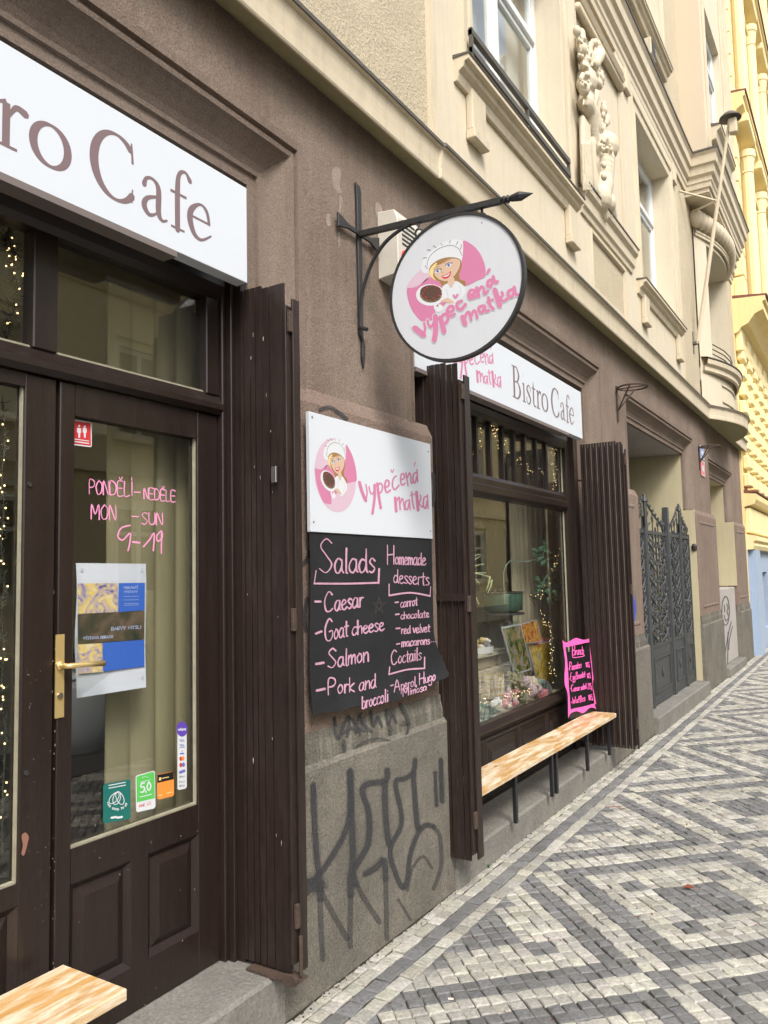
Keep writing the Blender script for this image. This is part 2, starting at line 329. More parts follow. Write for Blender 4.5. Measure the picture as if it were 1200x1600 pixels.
def obj(name, mb, mats, parent=None, smooth=False, bevel=0, label=None, cat=None, group=None, kind=None):
    xs = [v[0] for v in mb.v]; ys = [v[1] for v in mb.v]; zs = [v[2] for v in mb.v]
    c = Vector(((min(xs) + max(xs)) / 2, (min(ys) + max(ys)) / 2, (min(zs) + max(zs)) / 2 if parent else min(zs)))
    if kind == 'structure': c = Vector((0, 0, 0))
    o = bpy.data.objects.new(name, mesh_of(name, mb, mats, c, smooth, bevel)); COL.objects.link(o)
    WL[o] = c
    if parent: o.parent = parent; o.location = c - WL[parent]
    else: o.location = c
    return tag(o, label, cat, group, kind)
def tag(o, label=None, cat=None, group=None, kind=None):
    if label: o['label'] = label
    if cat: o['category'] = cat
    if group: o['group'] = group
    if kind: o['kind'] = kind
    return o
def thing(name, label, cat, loc, group=None):
    o = bpy.data.objects.new(name, None); o.empty_display_size = .1; COL.objects.link(o); o.location = loc; WL[o] = Vector(loc)
    return tag(o, label, cat, group)
def dup(o, parent, delta=(0, 0, 0)):
    c = o.copy(); COL.objects.link(c); c.parent = parent; c.location = o.location + Vector(delta); WL[c] = WL[o] + Vector(delta); return c
def duptree(o, parent, delta):
    c = dup(o, parent, delta)
    for ch in o.children:
        d = ch.copy(); COL.objects.link(d); d.parent = c; WL[d] = WL[ch] + Vector(delta)
    return c
def B(x0, x1, y0, y1, z0, z1): return MB().box(x0, x1, y0, y1, z0, z1)

# ------------------------------------------------------------------ picture -> place: a pixel of the photograph onto a real plane
def ray(px, py): return FWD + RGT * ((px - 600) / FPX) - UP * ((py - 800) / FPX)
class Plane:
    """a real plane; map(x, y, lift) gives the point of the plane seen at a crop coordinate (x0, y0, scale)"""
    def __init__(s, p0, n, crop=(0, 0, 1)): s.p0 = Vector(p0); s.n = Vector(n).normalized(); s.c = crop
    def crop(s, x0, y0, k): return Plane(s.p0, s.n, (x0, y0, k))
    def __call__(s, x, y, lift=0):
        d = ray(s.c[0] + x / s.c[2], s.c[1] + y / s.c[2])
        t = (s.p0 + s.n * lift - CAM).dot(s.n) / d.dot(s.n); return CAM + d * t
def PX(X): return Plane((X, 0, 0), (1, 0, 0))
def wallmap(X): return lambda y, z, l=0: Vector((X + l, y, z))
def smooth_path(pts, sub=6, closed=False):
    P = [tuple(p) for p in pts]
    if len(P) < 3: 
        return [tuple(P[0][k] + (P[-1][k] - P[0][k]) * t / 2 for k in range(len(P[0]))) for t in range(3)] if len(P) == 2 else P
    out = []; n = len(P)
    for i in range(n if closed else n - 1):
        a, b, c, d = (P[(i - 1) % n], P[i], P[(i + 1) % n], P[(i + 2) % n]) if closed else (P[max(i - 1, 0)], P[i], P[i + 1], P[min(i + 2, n - 1)])
        for k in range(sub):
            t = k / sub
            out.append(tuple(.5 * (2 * b[j] + (c[j] - a[j]) * t + (2 * a[j] - 5 * b[j] + 4 * c[j] - d[j]) * t * t + (3 * b[j] - a[j] - 3 * c[j] + d[j]) * t ** 3) for j in range(len(b))))
    out.append(P[0] if closed else P[-1]); return out
LIFT = [0]
def ribbon(mb, pts, w, mapf, lift=.0015, closed=False, sub=6, cap=True, sharp=False):
    """flat stroke; pts (x,y) or (x,y,width); lies on the mapped plane a hair proud"""
    pts = [tuple(p) if len(p) == 3 else (p[0], p[1], w) for p in pts]
    P = pts if sharp else smooth_path(pts, sub, closed)
    P = [p for i, p in enumerate(P) if i == 0 or abs(p[0] - P[i - 1][0]) + abs(p[1] - P[i - 1][1]) > 1e-6]
    if len(P) < 2: return
    if cap and not closed:
        def ext(p, q):
            dx, dy = p[0] - q[0], p[1] - q[1]; L = math.hypot(dx, dy) or 1; return (p[0] + dx / L * p[2] * .42, p[1] + dy / L * p[2] * .42, p[2] * .45)
        P = [ext(P[0], P[1])] + P + [ext(P[-1], P[-2])]
    LIFT[0] = (LIFT[0] + 1) % 14
    a, b = [], []; n = len(P)
    for i, p in enumerate(P):
        q0, q1 = P[max(i - 1, 0)], P[min(i + 1, n - 1)]
        if closed and i in (0, n - 1): q0, q1 = P[-2], P[1]
        dx, dy = q1[0] - q0[0], q1[1] - q0[1]; L = math.hypot(dx, dy) or 1; nx, ny = -dy / L, dx / L
        h = lift + LIFT[0] * 1.2e-5 + i * 1e-6
        a.append(mapf(p[0] + nx * p[2] / 2, p[1] + ny * p[2] / 2, h)); b.append(mapf(p[0] - nx * p[2] / 2, p[1] - ny * p[2] / 2, h))
    mb.add(a + b, [(i, i + 1, n + i + 1, n + i) for i in range(n - 1)])
def fill(mb, pts, mapf, lift, smooth=True, closed=True):
    P = smooth_path(pts, 4, True)[:-1] if smooth else pts
    c = (sum(p[0] for p in P) / len(P), sum(p[1] for p in P) / len(P))
    from mathutils.geometry import tessellate_polygon
    tri = tessellate_polygon([[Vector((p[0], p[1], 0)) for p in P]])
    mb.add([mapf(p[0], p[1], lift) for p in P], [tuple(t) for t in tri])
def ellipse(cx, cy, rx, ry, n=20, rot=0):
    return [(cx + rx * math.cos(a) * math.cos(rot) - ry * math.sin(a) * math.sin(rot), cy + rx * math.cos(a) * math.sin(rot) + ry * math.sin(a) * math.cos(rot)) for a in [2 * math.pi * k / n for k in range(n)]]

# single-stroke hand lettering: lower case in x-height units, capitals 1 high
LC = dict(a=(1.05, [[(.8, .9), (.4, 1), (.05, .55), (.15, .08), (.5, .05), (.8, .5), (.8, 1), (.82, .2), (1, 0)]]), b=(.95, [[(.1, 1.7), (.1, 0), (.12, .6), (.5, 1), (.85, .6), (.6, .03), (.12, .08)]]),
 c=(.9, [[(.8, .85), (.45, 1), (.08, .55), (.2, .08), (.5, 0), (.85, .2)]]), d=(1.05, [[(.75, .85), (.35, .95), (.05, .45), (.25, .02), (.65, .2), (.8, .8), (.82, 1.7), (.82, .3), (1, 0)]]),
 e=(.95, [[(.1, .45), (.6, .6), (.7, .85), (.42, 1), (.1, .65), (.18, .12), (.5, 0), (.9, .2)]]), f=(.75, [[(.75, 1.6), (.5, 1.7), (.35, 1.3), (.35, -.1)], [(.05, .95), (.7, .95)]]),
 g=(1, [[(.8, .85), (.4, 1), (.05, .6), (.3, .12), (.75, .4), (.8, 1), (.8, -.4), (.4, -.7), (.05, -.45)]]), h=(.95, [[(.1, 1.7), (.1, 0)], [(.1, .6), (.5, 1), (.75, .8), (.78, 0)]]),
 i=(.5, [[(.25, 1), (.25, 0)], [(.25, 1.35), (.28, 1.45)]]), k=(.9, [[(.1, 1.7), (.1, 0)], [(.75, 1), (.12, .45), (.8, 0)]]), l=(.5, [[(.25, 1.75), (.22, .1), (.4, 0)]]),
 m=(1.25, [[(.05, 1), (.05, 0)], [(.05, .6), (.35, 1), (.52, .8), (.52, 0)], [(.52, .6), (.85, 1), (1.02, .8), (1.05, 0)]]), n=(.95, [[(.1, 1), (.1, 0)], [(.1, .6), (.5, 1), (.75, .8), (.78, 0)]]),
 o=(.95, [[(.45, 1), (.08, .6), (.3, .02), (.75, .3), (.7, .85), (.4, 1)]]), p=(.95, [[(.1, 1), (.1, -.7)], [(.1, .7), (.5, 1), (.85, .6), (.6, .05), (.12, .2)]]),
 r=(.75, [[(.15, 1), (.15, 0)], [(.15, .6), (.4, .95), (.7, .9)]]), s=(.8, [[(.7, .85), (.4, 1), (.15, .78), (.45, .5), (.68, .25), (.4, 0), (.08, .12)]]), t=(.75, [[(.35, 1.5), (.35, .15), (.6, 0)], [(.05, 1.02), (.7, 1.05)]]),
 u=(.95, [[(.1, 1), (.12, .25), (.4, 0), (.75, .3), (.78, 1), (.8, 0)]]), v=(.85, [[(.05, 1), (.4, 0), (.75, 1)]]), w=(1.2, [[(.05, 1), (.3, 0), (.55, .8), (.8, 0), (1.05, 1)]]), y=(.9, [[(.08, 1), (.4, .2)], [(.78, 1), (.3, -.7)]]), z=(.9, [[(.1, 1), (.75, 1), (.1, 0), (.8, 0)]]))
UC = dict(A=[[(0, 0), (.4, 1), (.8, 0)], [(.15, .38), (.65, .38)]], B=[[(0, 0), (0, 1), (.5, .95), (.55, .6), (.05, .52), (.6, .4), (.6, .05), (0, 0)]], C=[[(.7, .85), (.4, 1), (.05, .6), (.15, .1), (.45, 0), (.75, .15)]],
 D=[[(0, 0), (0, 1), (.5, .9), (.72, .5), (.5, .08), (0, 0)]], E=[[(.6, 1), (0, 1), (0, 0), (.62, 0)], [(0, .52), (.5, .52)]], G=[[(.7, .85), (.4, 1), (.05, .6), (.15, .1), (.5, 0), (.72, .2), (.72, .42), (.45, .42)]],
 F=[[(.6, 1), (0, 1), (0, 0)], [(0, .52), (.5, .52)]], H=[[(0, 0), (0, 1)], [(.65, 0), (.65, 1)], [(0, .5), (.65, .52)]], I=[[(.15, 0), (.15, 1)]], K=[[(0, 0), (0, 1)], [(.62, 1), (.02, .48), (.65, 0)]], L=[[(0, 1), (0, 0), (.55, .02)]],
 M=[[(0, 0), (.05, 1), (.4, .35), (.75, 1), (.8, 0)]], N=[[(0, 0), (.02, 1), (.6, 0), (.62, 1)]], O=[[(.35, 1), (.02, .6), (.2, .03), (.6, .15), (.7, .7), (.35, 1)]], P=[[(0, 0), (.02, 1), (.5, .95), (.6, .68), (.35, .48), (.02, .48)]],
 R=[[(0, 0), (.02, 1), (.5, .95), (.58, .68), (.3, .5), (.02, .5), (.62, 0)]], S=[[(.62, .85), (.35, 1), (.08, .78), (.35, .52), (.62, .25), (.35, 0), (.02, .12)]], T=[[(.35, 1), (.35, 0)], [(0, 1), (.7, 1)]], U=[[(0, 1), (.03, .2), (.3, 0), (.6, .2), (.62, 1)]],
 V=[[(0, 1), (.33, 0), (.65, 1)]], W=[[(0, 1), (.22, 0), (.45, .7), (.68, 0), (.9, 1)]], Y=[[(0, 1), (.33, .5), (.66, 1)], [(.33, .5), (.33, 0)]], Z=[[(.02, 1), (.6, 1), (0, 0), (.62, 0)]])
UC.update({'1': [[(.05, .75), (.3, 1), (.3, 0)]], '2': [[(.05, .8), (.3, 1), (.55, .75), (.05, 0), (.6, 0)]], '5': [[(.55, 1), (.12, 1), (.1, .58), (.45, .6), (.58, .3), (.35, 0), (.05, .08)]], '6': [[(.5, .98), (.15, .6), (.08, .2), (.35, 0), (.55, .25), (.35, .5), (.12, .35)]],
 '8': [[(.3, 1), (.08, .78), (.5, .3), (.3, 0), (.08, .28), (.5, .75), (.3, 1)]], '9': [[(.55, .75), (.3, 1), (.05, .75), (.25, .5), (.55, .75), (.5, 0)]], '0': [[(.3, 1), (.03, .5), (.3, 0), (.57, .5), (.3, 1)]]})
for ch in 'ECS': pass
def word(mb, text, p0, p1, h, w, mapf, cap=1.7, lift=.0015, jit=.04, sub=4, flip=-1, cw=.9):
    """lay the word along p0->p1; h = x-height (crop px, y down: flip=-1)"""
    strokes = []; x = 0
    for ch in text:
        acc = None
        base = {'Ě': ('E', 'v'), 'Í': ('I', "'"), 'Ý': ('Y', "'"), 'Á': ('A', "'"), 'Ž': ('Z', 'v')}.get(ch)
        if base: ch, acc = base
        if ch == ' ': x += .6; continue
        if ch == '-': strokes += [[(x + .05, .45), (x + .5, .48)]]; x += .7; continue
        if ch == ',': strokes += [[(x + .12, .12), (x + .05, -.25)]]; x += .35; continue
        if ch == '.': strokes += [[(x + .1, .0), (x + .12, .06)]]; x += .3; continue
        if ch in LC: adv, st = LC[ch]; strokes += [[(x + a, b) for a, b in s_] for s_ in st]; x += adv
        else:
            st = UC[ch]; k = cap; wd = max(a for s_ in st for a, b in s_); strokes += [[(x + a * k * cw, b * k) for a, b in s_] for s_ in st]
            if acc == 'v': strokes += [[(x + .15 * k, 1.3 * k), (x + .3 * k, 1.12 * k), (x + .48 * k, 1.32 * k)]]
            if acc == "'": strokes += [[(x + wd * k * .6, 1.12 * k), (x + wd * k * .85, 1.35 * k)]]
            x += wd * k * cw + .28
    T = max(x, .01)
    for s_ in strokes:
        pts = [(p0[0] + (p1[0] - p0[0]) * a / T, p0[1] + (p1[1] - p0[1]) * a / T + flip * b * h + random.uniform(-jit, jit) * h, w * (random.uniform(.55, 1.2) if jit else 1)) for a, b in s_]
        ribbon(mb, pts, w, mapf, lift, sub=sub)
# modulated serif lettering, x-height 1, capitals 1.6
def arc(cx, cy, rx, ry, a0, a1, n, thin=.07, thick=.2):
    out = []
    for k in range(n + 1):
        a = R(a0 + (a1 - a0) * k / n); out.append((cx + rx * math.cos(a), cy + ry * math.sin(a), thin + (thick - thin) * abs(math.cos(a)) ** 1.3))
    return out
SER = {
 'B': (1.27, [[(.27, 0, .2), (.27, 1.6, .2)], [(.02, .03, .06), (.5, .03, .06)], [(.02, 1.57, .06), (.5, 1.57, .06)], [(.3, 1.57, .06), (.65, 1.55, .09), (.88, 1.2, .2), (.65, .87, .09), (.3, .84, .06)], [(.4, .84, .06), (.78, .8, .1), (1.02, .43, .22), (.75, .06, .1), (.3, .03, .06)]]),
 'i': (.52, [[(.25, 0, .17), (.25, .95, .17)], [(.03, .03, .06), (.47, .03, .06)], [(.05, .88, .05), (.25, .97, .1)], [(.24, 1.4, .2), (.26, 1.4, .2)]]),
 's': (.78, [[(.62, .68, .06), (.58, .9, .07), (.36, .98, .08), (.15, .76, .15), (.38, .53, .18), (.62, .27, .15), (.38, .02, .08), (.12, .1, .07), (.07, .33, .06)]]),
 't': (.64, [[(.27, 1.28, .05), (.27, .9, .16), (.27, .22, .16), (.4, .03, .09), (.6, .1, .05)], [(.03, .95, .07), (.57, .95, .07)]]),
 'r': (.76, [[(.25, 0, .17), (.25, .95, .17)], [(.03, .03, .06), (.5, .03, .06)], [(.05, .88, .05), (.25, .97, .1)], [(.3, .66, .06), (.46, .93, .12), (.68, .9, .17)]]),
 'o': (1.07, [arc(.52, .5, .42, .46, 0, 360, 20)]),
 'C': (1.42, [arc(.72, .8, .62, .79, 48, 318, 20, .07, .24), [(1.16, 1.58, .05), (1.2, 1.08, .07)], [(1.2, .45, .04), (1.16, .12, .08)]]),
 'a': (.92, [[(.13, .74, .15), (.2, .92, .09), (.4, .98, .08), (.58, .8, .16), (.58, .22, .17), (.7, .04, .09), (.86, .1, .05)], [(.58, .6, .06), (.24, .44, .11), (.13, .22, .17), (.28, .04, .11), (.48, .12, .06), (.58, .26, .05)]]),
 'f': (.62, [[(.72, 1.46, .15), (.56, 1.62, .08), (.36, 1.5, .12), (.29, 1.1, .17), (.29, 0, .17)], [(.05, .95, .07), (.6, .95, .07)], [(.07, .03, .06), (.53, .03, .06)]]),
 'e': (.95, [[(.14, .56, .06), (.8, .56, .06)], [(.79, .56, .1), (.7, .88, .11), (.46, .98, .07), (.16, .74, .17), (.1, .45, .2), (.24, .12, .15), (.5, .03, .08), (.86, .26, .05)]]), ' ': (.45, [])}
def serif_text(mb, text, y0, z0, unit, mapf, lift=.002):
    x = 0
    for ch in text:
        adv, st = SER[ch]
        for s_ in st:
            ribbon(mb, [(y0 + (x + a) * unit, z0 + b * unit, c * unit) for a, b, c in s_], 0, mapf, lift, sub=5, cap=len(s_) > 2)
        x += adv
    return x * unit

# ------------------------------------------------------------------ walls with openings, frame mouldings, profiles
def wall_cells(mb, X, y0, y1, z0, z1, holes, depth=None):
    ys = sorted(set([y0, y1] + [h[k] for h in holes for k in (0, 1)])); zs = sorted(set([z0, z1] + [h[k] for h in holes for k in (2, 3)]))
    ys = [y for y in ys if y0 <= y <= y1]; zs = [z for z in zs if z0 <= z <= z1]
    for a, b in zip(ys, ys[1:]):
        for c, d in zip(zs, zs[1:]):
            cy, cz = (a + b) / 2, (c + d) / 2
            if any(h[0] < cy < h[1] and h[2] < cz < h[3] for h in holes): continue
            mb.quad((X, a, c), (X, b, c), (X, b, d), (X, a, d))
    if depth:
        for h in holes:
            a, b, c, d = max(h[0], y0), min(h[1], y1), max(h[2], z0), min(h[3], z1)
            x = X - depth
            mb.quad((X, a, c), (X, a, d), (x, a, d), (x, a, c)); mb.quad((X, b, c), (x, b, c), (x, b, d), (X, b, d)); mb.quad((X, a, d), (X, b, d), (x, b, d), (x, a, d))
            if c > z0 + .01: mb.quad((X, a, c), (x, a, c), (x, b, c), (X, b, c))
    return mb
def frame3(mb, y0, y1, zb, zt, prof, X=0, bottom=False):
    for (d0, x0), (d1, x1) in zip(prof, prof[1:]):
        A = [(X + x0, y0 - d0, zb - (d0 if bottom else 0)), (X + x0, y0 - d0, zt + d0), (X + x0, y1 + d0, zt + d0), (X + x0, y1 + d0, zb - (d0 if bottom else 0))]
        C = [(X + x1, y0 - d1, zb - (d1 if bottom else 0)), (X + x1, y0 - d1, zt + d1), (X + x1, y1 + d1, zt + d1), (X + x1, y1 + d1, zb - (d1 if bottom else 0))]
        for i in range(4 if bottom else 3): mb.quad(A[i], A[(i + 1) % 4], C[(i + 1) % 4], C[i])
    return mb
def sweep(mb, path, prof, ends=True):
    """path [(y, dx)], prof [(x, z)]: run a profile along the facade"""
    rows = [[(x + dx, y, z) for y, dx in path] for x, z in prof]; mb.sheet(rows)
    if ends:
        for k in (0, -1): mb.add([r_[k] for r_ in rows], [tuple(range(len(rows)))])
    return mb

# ================================================================== GROUND
g = MB().quad((.0, -8, -.0075), (3.3, -8, -.010), (3.3, 60, -.010), (.0, 60, -.010))
pavement = obj('pavement', g, 'dirt', kind='structure')
rd = MB().quad((3.3, -8, -.12), (8.4, -8, -.12), (8.4, 60, -.12), (3.3, 60, -.12)); rd.box(3.2, 3.32, -8, 60, -.13, .004)
rd.quad((-30, -40, -.2), (80, -40, -.2), (80, 300, -.2), (-30, 300, -.2))
obj('road', rd, 'asphalt', kind='structure')
fp = B(8.4, 13.1, -8, 60, -.2, .0)
obj('far_pavement', fp, 'step', kind='structure')
PITCHS = .0587; LX, LY = .305, 4.03
def is_light(x, y):
    dx, dy = x - LX, y - LY
    a = (dx + dy) / math.sqrt(2) / PITCHS; b = (dx - dy) / math.sqrt(2) / PITCHS
    ia, ib = a % 20, b % 20; da = min(ia, 20 - ia); db = min(ib, 20 - ib); mn = min(da, db); mx = max(da, db)
    if mx < 1: return False
    if mn < 1: return True
    if mn < 3: return False
    if mn < 7:
        if 5 < da < 7 and 5 < db < 7: return False
        return True
    return False
def stone_geo(cx, cy, hw, hl, ang, light, border=None):
    """a split stone: chamfered top, slightly skew"""
    top = random.uniform(-.003, .0025); c, s = math.cos(ang), math.sin(ang); j = .0042
    cs = []
    for sx, sy in ((-1, -1), (1, -1), (1, 1), (-1, 1)):
        cs.append((sx * (hw - .0018) + random.uniform(-j, j), sy * (hl - .0018) + random.uniform(-j, j)))
    v = []
    for k, (ins, z) in enumerate(((0, -.02), (0, top - .0035), (.0045, top))):
        for (x, y) in cs:
            f = 1 - ins / max(hw, .01); X = cx + (x * f) * c - (y * f) * s; Y = cy + (x * f) * s + (y * f) * c
            if border is not None: X = max(X, border)
            v.append((X, Y, z + (random.uniform(-.0015, .0015) if k == 2 else 0)))
    v.append((cx if border is None else max(cx, border + .002), cy, top + random.uniform(.0, .003)))
    f = [(i, (i + 1) % 4, 4 + (i + 1) % 4, 4 + i) for i in range(4)] + [(4 + i, 4 + (i + 1) % 4, 8 + (i + 1) % 4, 8 + i) for i in range(4)] + [(8 + i, 8 + (i + 1) % 4, 12) for i in range(4)]
    if light: t = random.uniform(.30, .50); tone = (t, t * random.uniform(.94, .98), t * random.uniform(.80, .88))
    else: t = random.uniform(.13, .21); tone = (t, t * 1.0, t * random.uniform(.95, 1.03))
    return v, f, tone
stones = []          # (dist, cx, cy, hw, hl, ang, light, border)
def sees(x, y):
    d = Vector((x, y, 0)) - CAM; z = d.dot(FWD)
    return z > .3 and abs(d.dot(RGT) / z * FPX) < 610 and abs(d.dot(UP) / z * FPX) < 810
N = 14.2
random.seed(11)
for ja in range(-260, 400):
    off = random.uniform(0, 1) * .0
    for jb in range(-400, 260):
        a = (ja + .5) * PITCHS; b = (jb + .5) * PITCHS
        x = LX + (a + b) / math.sqrt(2); y = LY + (a - b) / math.sqrt(2)
        if x < LX - .012 or x > 3.17 or y < .3 or y > 17: continue
        bd = LX if x < LX + .05 else None
        lt = is_light(x, y)
        if bd is not None and x < LX + .02: bd = LX
        stones.append([math.hypot(math.hypot(x - CAM.x, y - CAM.y), 1.55), x, y, PITCHS / 2, PITCHS / 2, math.pi / 4, lt, bd])
for (xa, xb, light, ln) in ((.062, .105, 1, .06), (.107, .165, 1, .066), (.167, .235, 0, .095), (.237, .303, 1, .085)):
    y = .3
    while y < 17:
        L = ln * random.uniform(.8, 1.25)
        stones.append([math.hypot(math.hypot((xa + xb) / 2 - CAM.x, y - CAM.y), 1.55), (xa + xb) / 2, y + L / 2, (xb - xa) / 2, L / 2, 0, light, None]); y += L
stones.sort(key=lambda s_: s_[0])
vis = [i for i, s_ in enumerate(stones) if sees(s_[1], s_[2]) and s_[7] is None and s_[5] > 0][:300]
vset = set(vis)
protos = {}
def tone_attr(me, tones):
    ca = me.color_attributes.new('tone', 'FLOAT_COLOR', 'CORNER'); data = []
    for p, t in zip(me.polygons, tones): data += list(t + (1,)) * p.loop_total
    ca.data.foreach_set('color', data)
for light in (True, False):
    for k in range(12):
        v, f, t = stone_geo(0, 0, PITCHS / 2, PITCHS / 2, 0, light)
        me = bpy.data.meshes.new('cobblestone'); me.from_pydata(v, [], f); me.materials.append(M['cobble']); tone_attr(me, [t] * len(f)); protos[(light, k)] = me
for i in vis:
    s_ = stones[i]; o = bpy.data.objects.new('cobblestone', protos[(s_[6], random.randrange(12))]); COL.objects.link(o); o.parent = pavement
    o.location = (s_[1] + random.uniform(-.002, .002), s_[2] + random.uniform(-.002, .002), random.uniform(-.001, .002)); o.rotation_euler = (0, 0, s_[5] + random.randrange(4) * math.pi / 2 + random.uniform(-.04, .04))
V, F, T = [], [], []
for i, s_ in enumerate(stones):
    if i in vset: continue
    v, f, t = stone_geo(s_[1], s_[2], s_[3], s_[4], s_[5] + random.uniform(-.04, .04), s_[6], s_[7]); n0 = len(V)
    V += v; F += [tuple(q + n0 for q in ff) for ff in f]; T += [t] * len(f)
me = bpy.data.meshes.new('cobblestones'); me.from_pydata(V, [], F); me.materials.append(M['cobble']); tone_attr(me, T)
o = bpy.data.objects.new('cobblestones', me); COL.objects.link(o); o.parent = pavement; o['kind'] = 'stuff'
# farther paving: the pattern carries on too small to pick stones apart
me = bpy.data.meshes.new('far_paving'); vv = []; ff = []; tt = []
for k in range(300):
    for j in range(24):
        x0, x1 = .1 + j * .13, .1 + (j + 1) * .13; y0, y1 = 17 + k * .14, 17 + (k + 1) * .14; n0 = len(vv)
        vv += [(x0, y0, -.001), (x1, y0, -.001), (x1, y1, -.001), (x0, y1, -.001)]; ff.append((n0, n0 + 1, n0 + 2, n0 + 3))
        tt.append((.32, .31, .27) if is_light((x0 + x1) / 2, (y0 + y1) / 2) else (.12, .12, .125))
me.from_pydata(vv, [], ff); me.materials.append(M['cobble']); tone_attr(me, tt)
o = bpy.data.objects.new('far_paving', me); COL.objects.link(o); o.parent = pavement; o['kind'] = 'stuff'
random.seed(5)
# dirt grit along the foot of the wall, little weed, dry leaf
mb = MB()
for k in range(420):
    y = random.uniform(2.1, 9); x = .065 + abs(random.gauss(0, .012)); r_ = random.uniform(.0015, .005)
    mb.ell((x, y, r_ * .6), (r_, r_, r_ * .7), 3)
tag(obj('grit', mb, 'dirt'), 'brown grit and dirt gathered along the foot of the plinth', 'grit', kind='stuff')
def weed(x, y, n, h):
    mb = MB()
    for k in range(n):
        a = random.uniform(0, 6.28); L = h * random.uniform(.5, 1); dx, dy = math.cos(a) * L * .6, math.sin(a) * L * .6; s_ = .003
        mb.add([(x, y, 0), (x + dx * .5 - dy * .15, y + dy * .5 + dx * .15, L * .7), (x + dx, y + dy, L * .6), (x + dx * .5 + dy * .15, y + dy * .5 - dx * .15, L * .6)], [(0, 1, 2, 3)])
    return mb
p = PX(.11); 
tag(obj('weed', weed(.085, 3.9, 22, .03), 'moss'), 'tiny green weed sprouting between plinth and paving stones', 'weed')
lp = None
def onz(px, py, z=0):
    d = ray(px, py); t = (z - CAM.z) / d.z; return CAM + d * t
q = onz(1077, 1389, .006); mb = MB()
mb.add([(q.x - .03, q.y, .008), (q.x - .01, q.y + .022, .022), (q.x + .03, q.y + .006, .012), (q.x + .008, q.y - .018, .02)], [(0, 1, 2), (0, 2, 3)])
mb.tube([(q.x + .03, q.y + .006, .012), (q.x + .05, q.y + .012, .008)], .001, 4)
tag(obj('dry_leaf', mb, 'leafred'), 'curled reddish brown dry leaf lying on dark cobbles', 'leaf')
q = onz(961, 1263, .006); mb = MB().tube([(q.x - .05, q.y, .008), (q.x, q.y + .02, .012), (q.x + .06, q.y + .01, .008)], .0025, 5); mb.tube([(q.x, q.y + .02, .012), (q.x + .03, q.y + .05, .01)], .002, 5)
tag(obj('twig', mb, 'leafred'), 'thin brown twig lying on pale cobbles in front of the bench', 'twig')

# ================================================================== THE CAFE BUILDING
bld = thing('apartment_building', 'old apartment house with brown stone ground floor cafe and cream plaster floors above', 'building', (0, 4, 0))
YE = 15.1
O1, O2, O3, O4 = (-.63, 2.24, 3.08), (3.55, 6.42, 3.08), (7.65, 10.52, 3.02), (12.05, 13.85, 2.90)
OPS = (O1, O2, O3, O4); FW = .245
lo = wall_cells(MB(), 0, -3, YE, 0, 3.66, [(a - FW, b + FW, -1, c + FW) for a, b, c in OPS])
obj('ground_floor_wall', lo, 'stucco', bld)
prof = [(0, -.36), (0, -.085), (.045, -.085), (.048, -.072), (.066, -.07), (.07, -.078), (.10, -.068), (.13, -.045), (.155, -.018), (.165, -.001), (.182, .003), (.185, -.014), (.205, -.014), (.208, .004), (.243, .005), (FW, -.001)]
for i, (a, b, c) in enumerate(OPS):
    obj('opening_moulding', frame3(MB(), a, b, 2.30, c, prof if i < 2 else [(0, -.12)] + prof[1:]), 'moulding' , bld)
# lower blocks (piers) and plinths: between the openings
def pier(a, b, pa, pb, left_rev=None):
    mb = MB().prism([(-.36, .95), (.03, .95), (.03, 2.245), (-.0, 2.31), (-.36, 2.31)], 1, a, b)
    o = obj('pier_block', mb, 'block', bld)
    mb = MB().prism([(-.36, .84), (.0455, .84), (.044, .89), (.036, .925), (.034, .955), (-.36, .955)], 1, a + .0, b + .005); obj('pier_band', mb, 'band', bld)
    mb = MB().prism([(-.36, 0), (.06, 0), (.06, .822), (.046, .842), (-.36, .842)], 1, pa, pb)
    obj('plinth', mb, 'plinth', bld)
pier(-3, -.63, -3, -.66); pier(2.24, 3.50, 2.24, 3.56); pier(6.42, 7.65, 6.42, 7.72); pier(10.52, 12.05, 10.50, 12.08); pier(13.85, YE - .006, 13.85, YE)
# raised narrow panels on the far piers
for (a, b) in ((6.75, 7.45), (10.75, 11.85), (14.0, 14.9)):
    fr = MB(); frame3(fr, a, b, 1.08, 2.12, [(0, .016), (0, .031), (.012, .038), (.03, .038), (.042, .0305)], 0, True)
    fr.quad((.0315, a, 1.08), (.0315, b, 1.08), (.0315, b, 2.12), (.0315, a, 2.12)); obj('pier_panel', fr, 'moulding', bld)
# steps and sills
def step(y0, y1, zt, x1, x0=-.45): 
    return obj('stone_step', MB().prism([(x0, 0), (x1, 0), (x1, zt - .012), (x1 - .012, zt), (x0, zt)], 1, y0, y1), 'step', bld, bevel=0)
step(-.62, 2.238, .18, .062); step(3.562, 6.418, .152, .075); step(7.73, 10.49, .155, .105, -3.2); step(12.09, 13.84, .12, .10)
# string course above the ground floor
def bow(y, s=.32, c=12.6, h=1.22):
    t = (y - c) / h
    return max(0, s * (1 - t * t)) if abs(t) < 1 else 0
def path1(base=0, off=0, amp=1):
    ys = [-3, 3.49, 3.5] + [11.38 + i * .0871 for i in range(29)] + [YE + .03]
    return [(y, base + (off if y >= 3.5 else 0) + amp * bow(y)) for y in ys]
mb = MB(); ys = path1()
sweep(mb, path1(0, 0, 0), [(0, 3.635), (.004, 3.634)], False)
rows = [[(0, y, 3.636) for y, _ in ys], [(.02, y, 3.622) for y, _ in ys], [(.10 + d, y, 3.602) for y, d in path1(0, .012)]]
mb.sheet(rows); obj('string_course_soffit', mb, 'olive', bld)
mb = MB(); sweep(mb, path1(0, .012), [(.098, 3.60), (.104, 3.592), (.112, 3.592), (.116, 3.60), (.118, 3.64), (.112, 3.645), (.118, 3.70), (.125, 3.745), (.142, 3.752)], False)
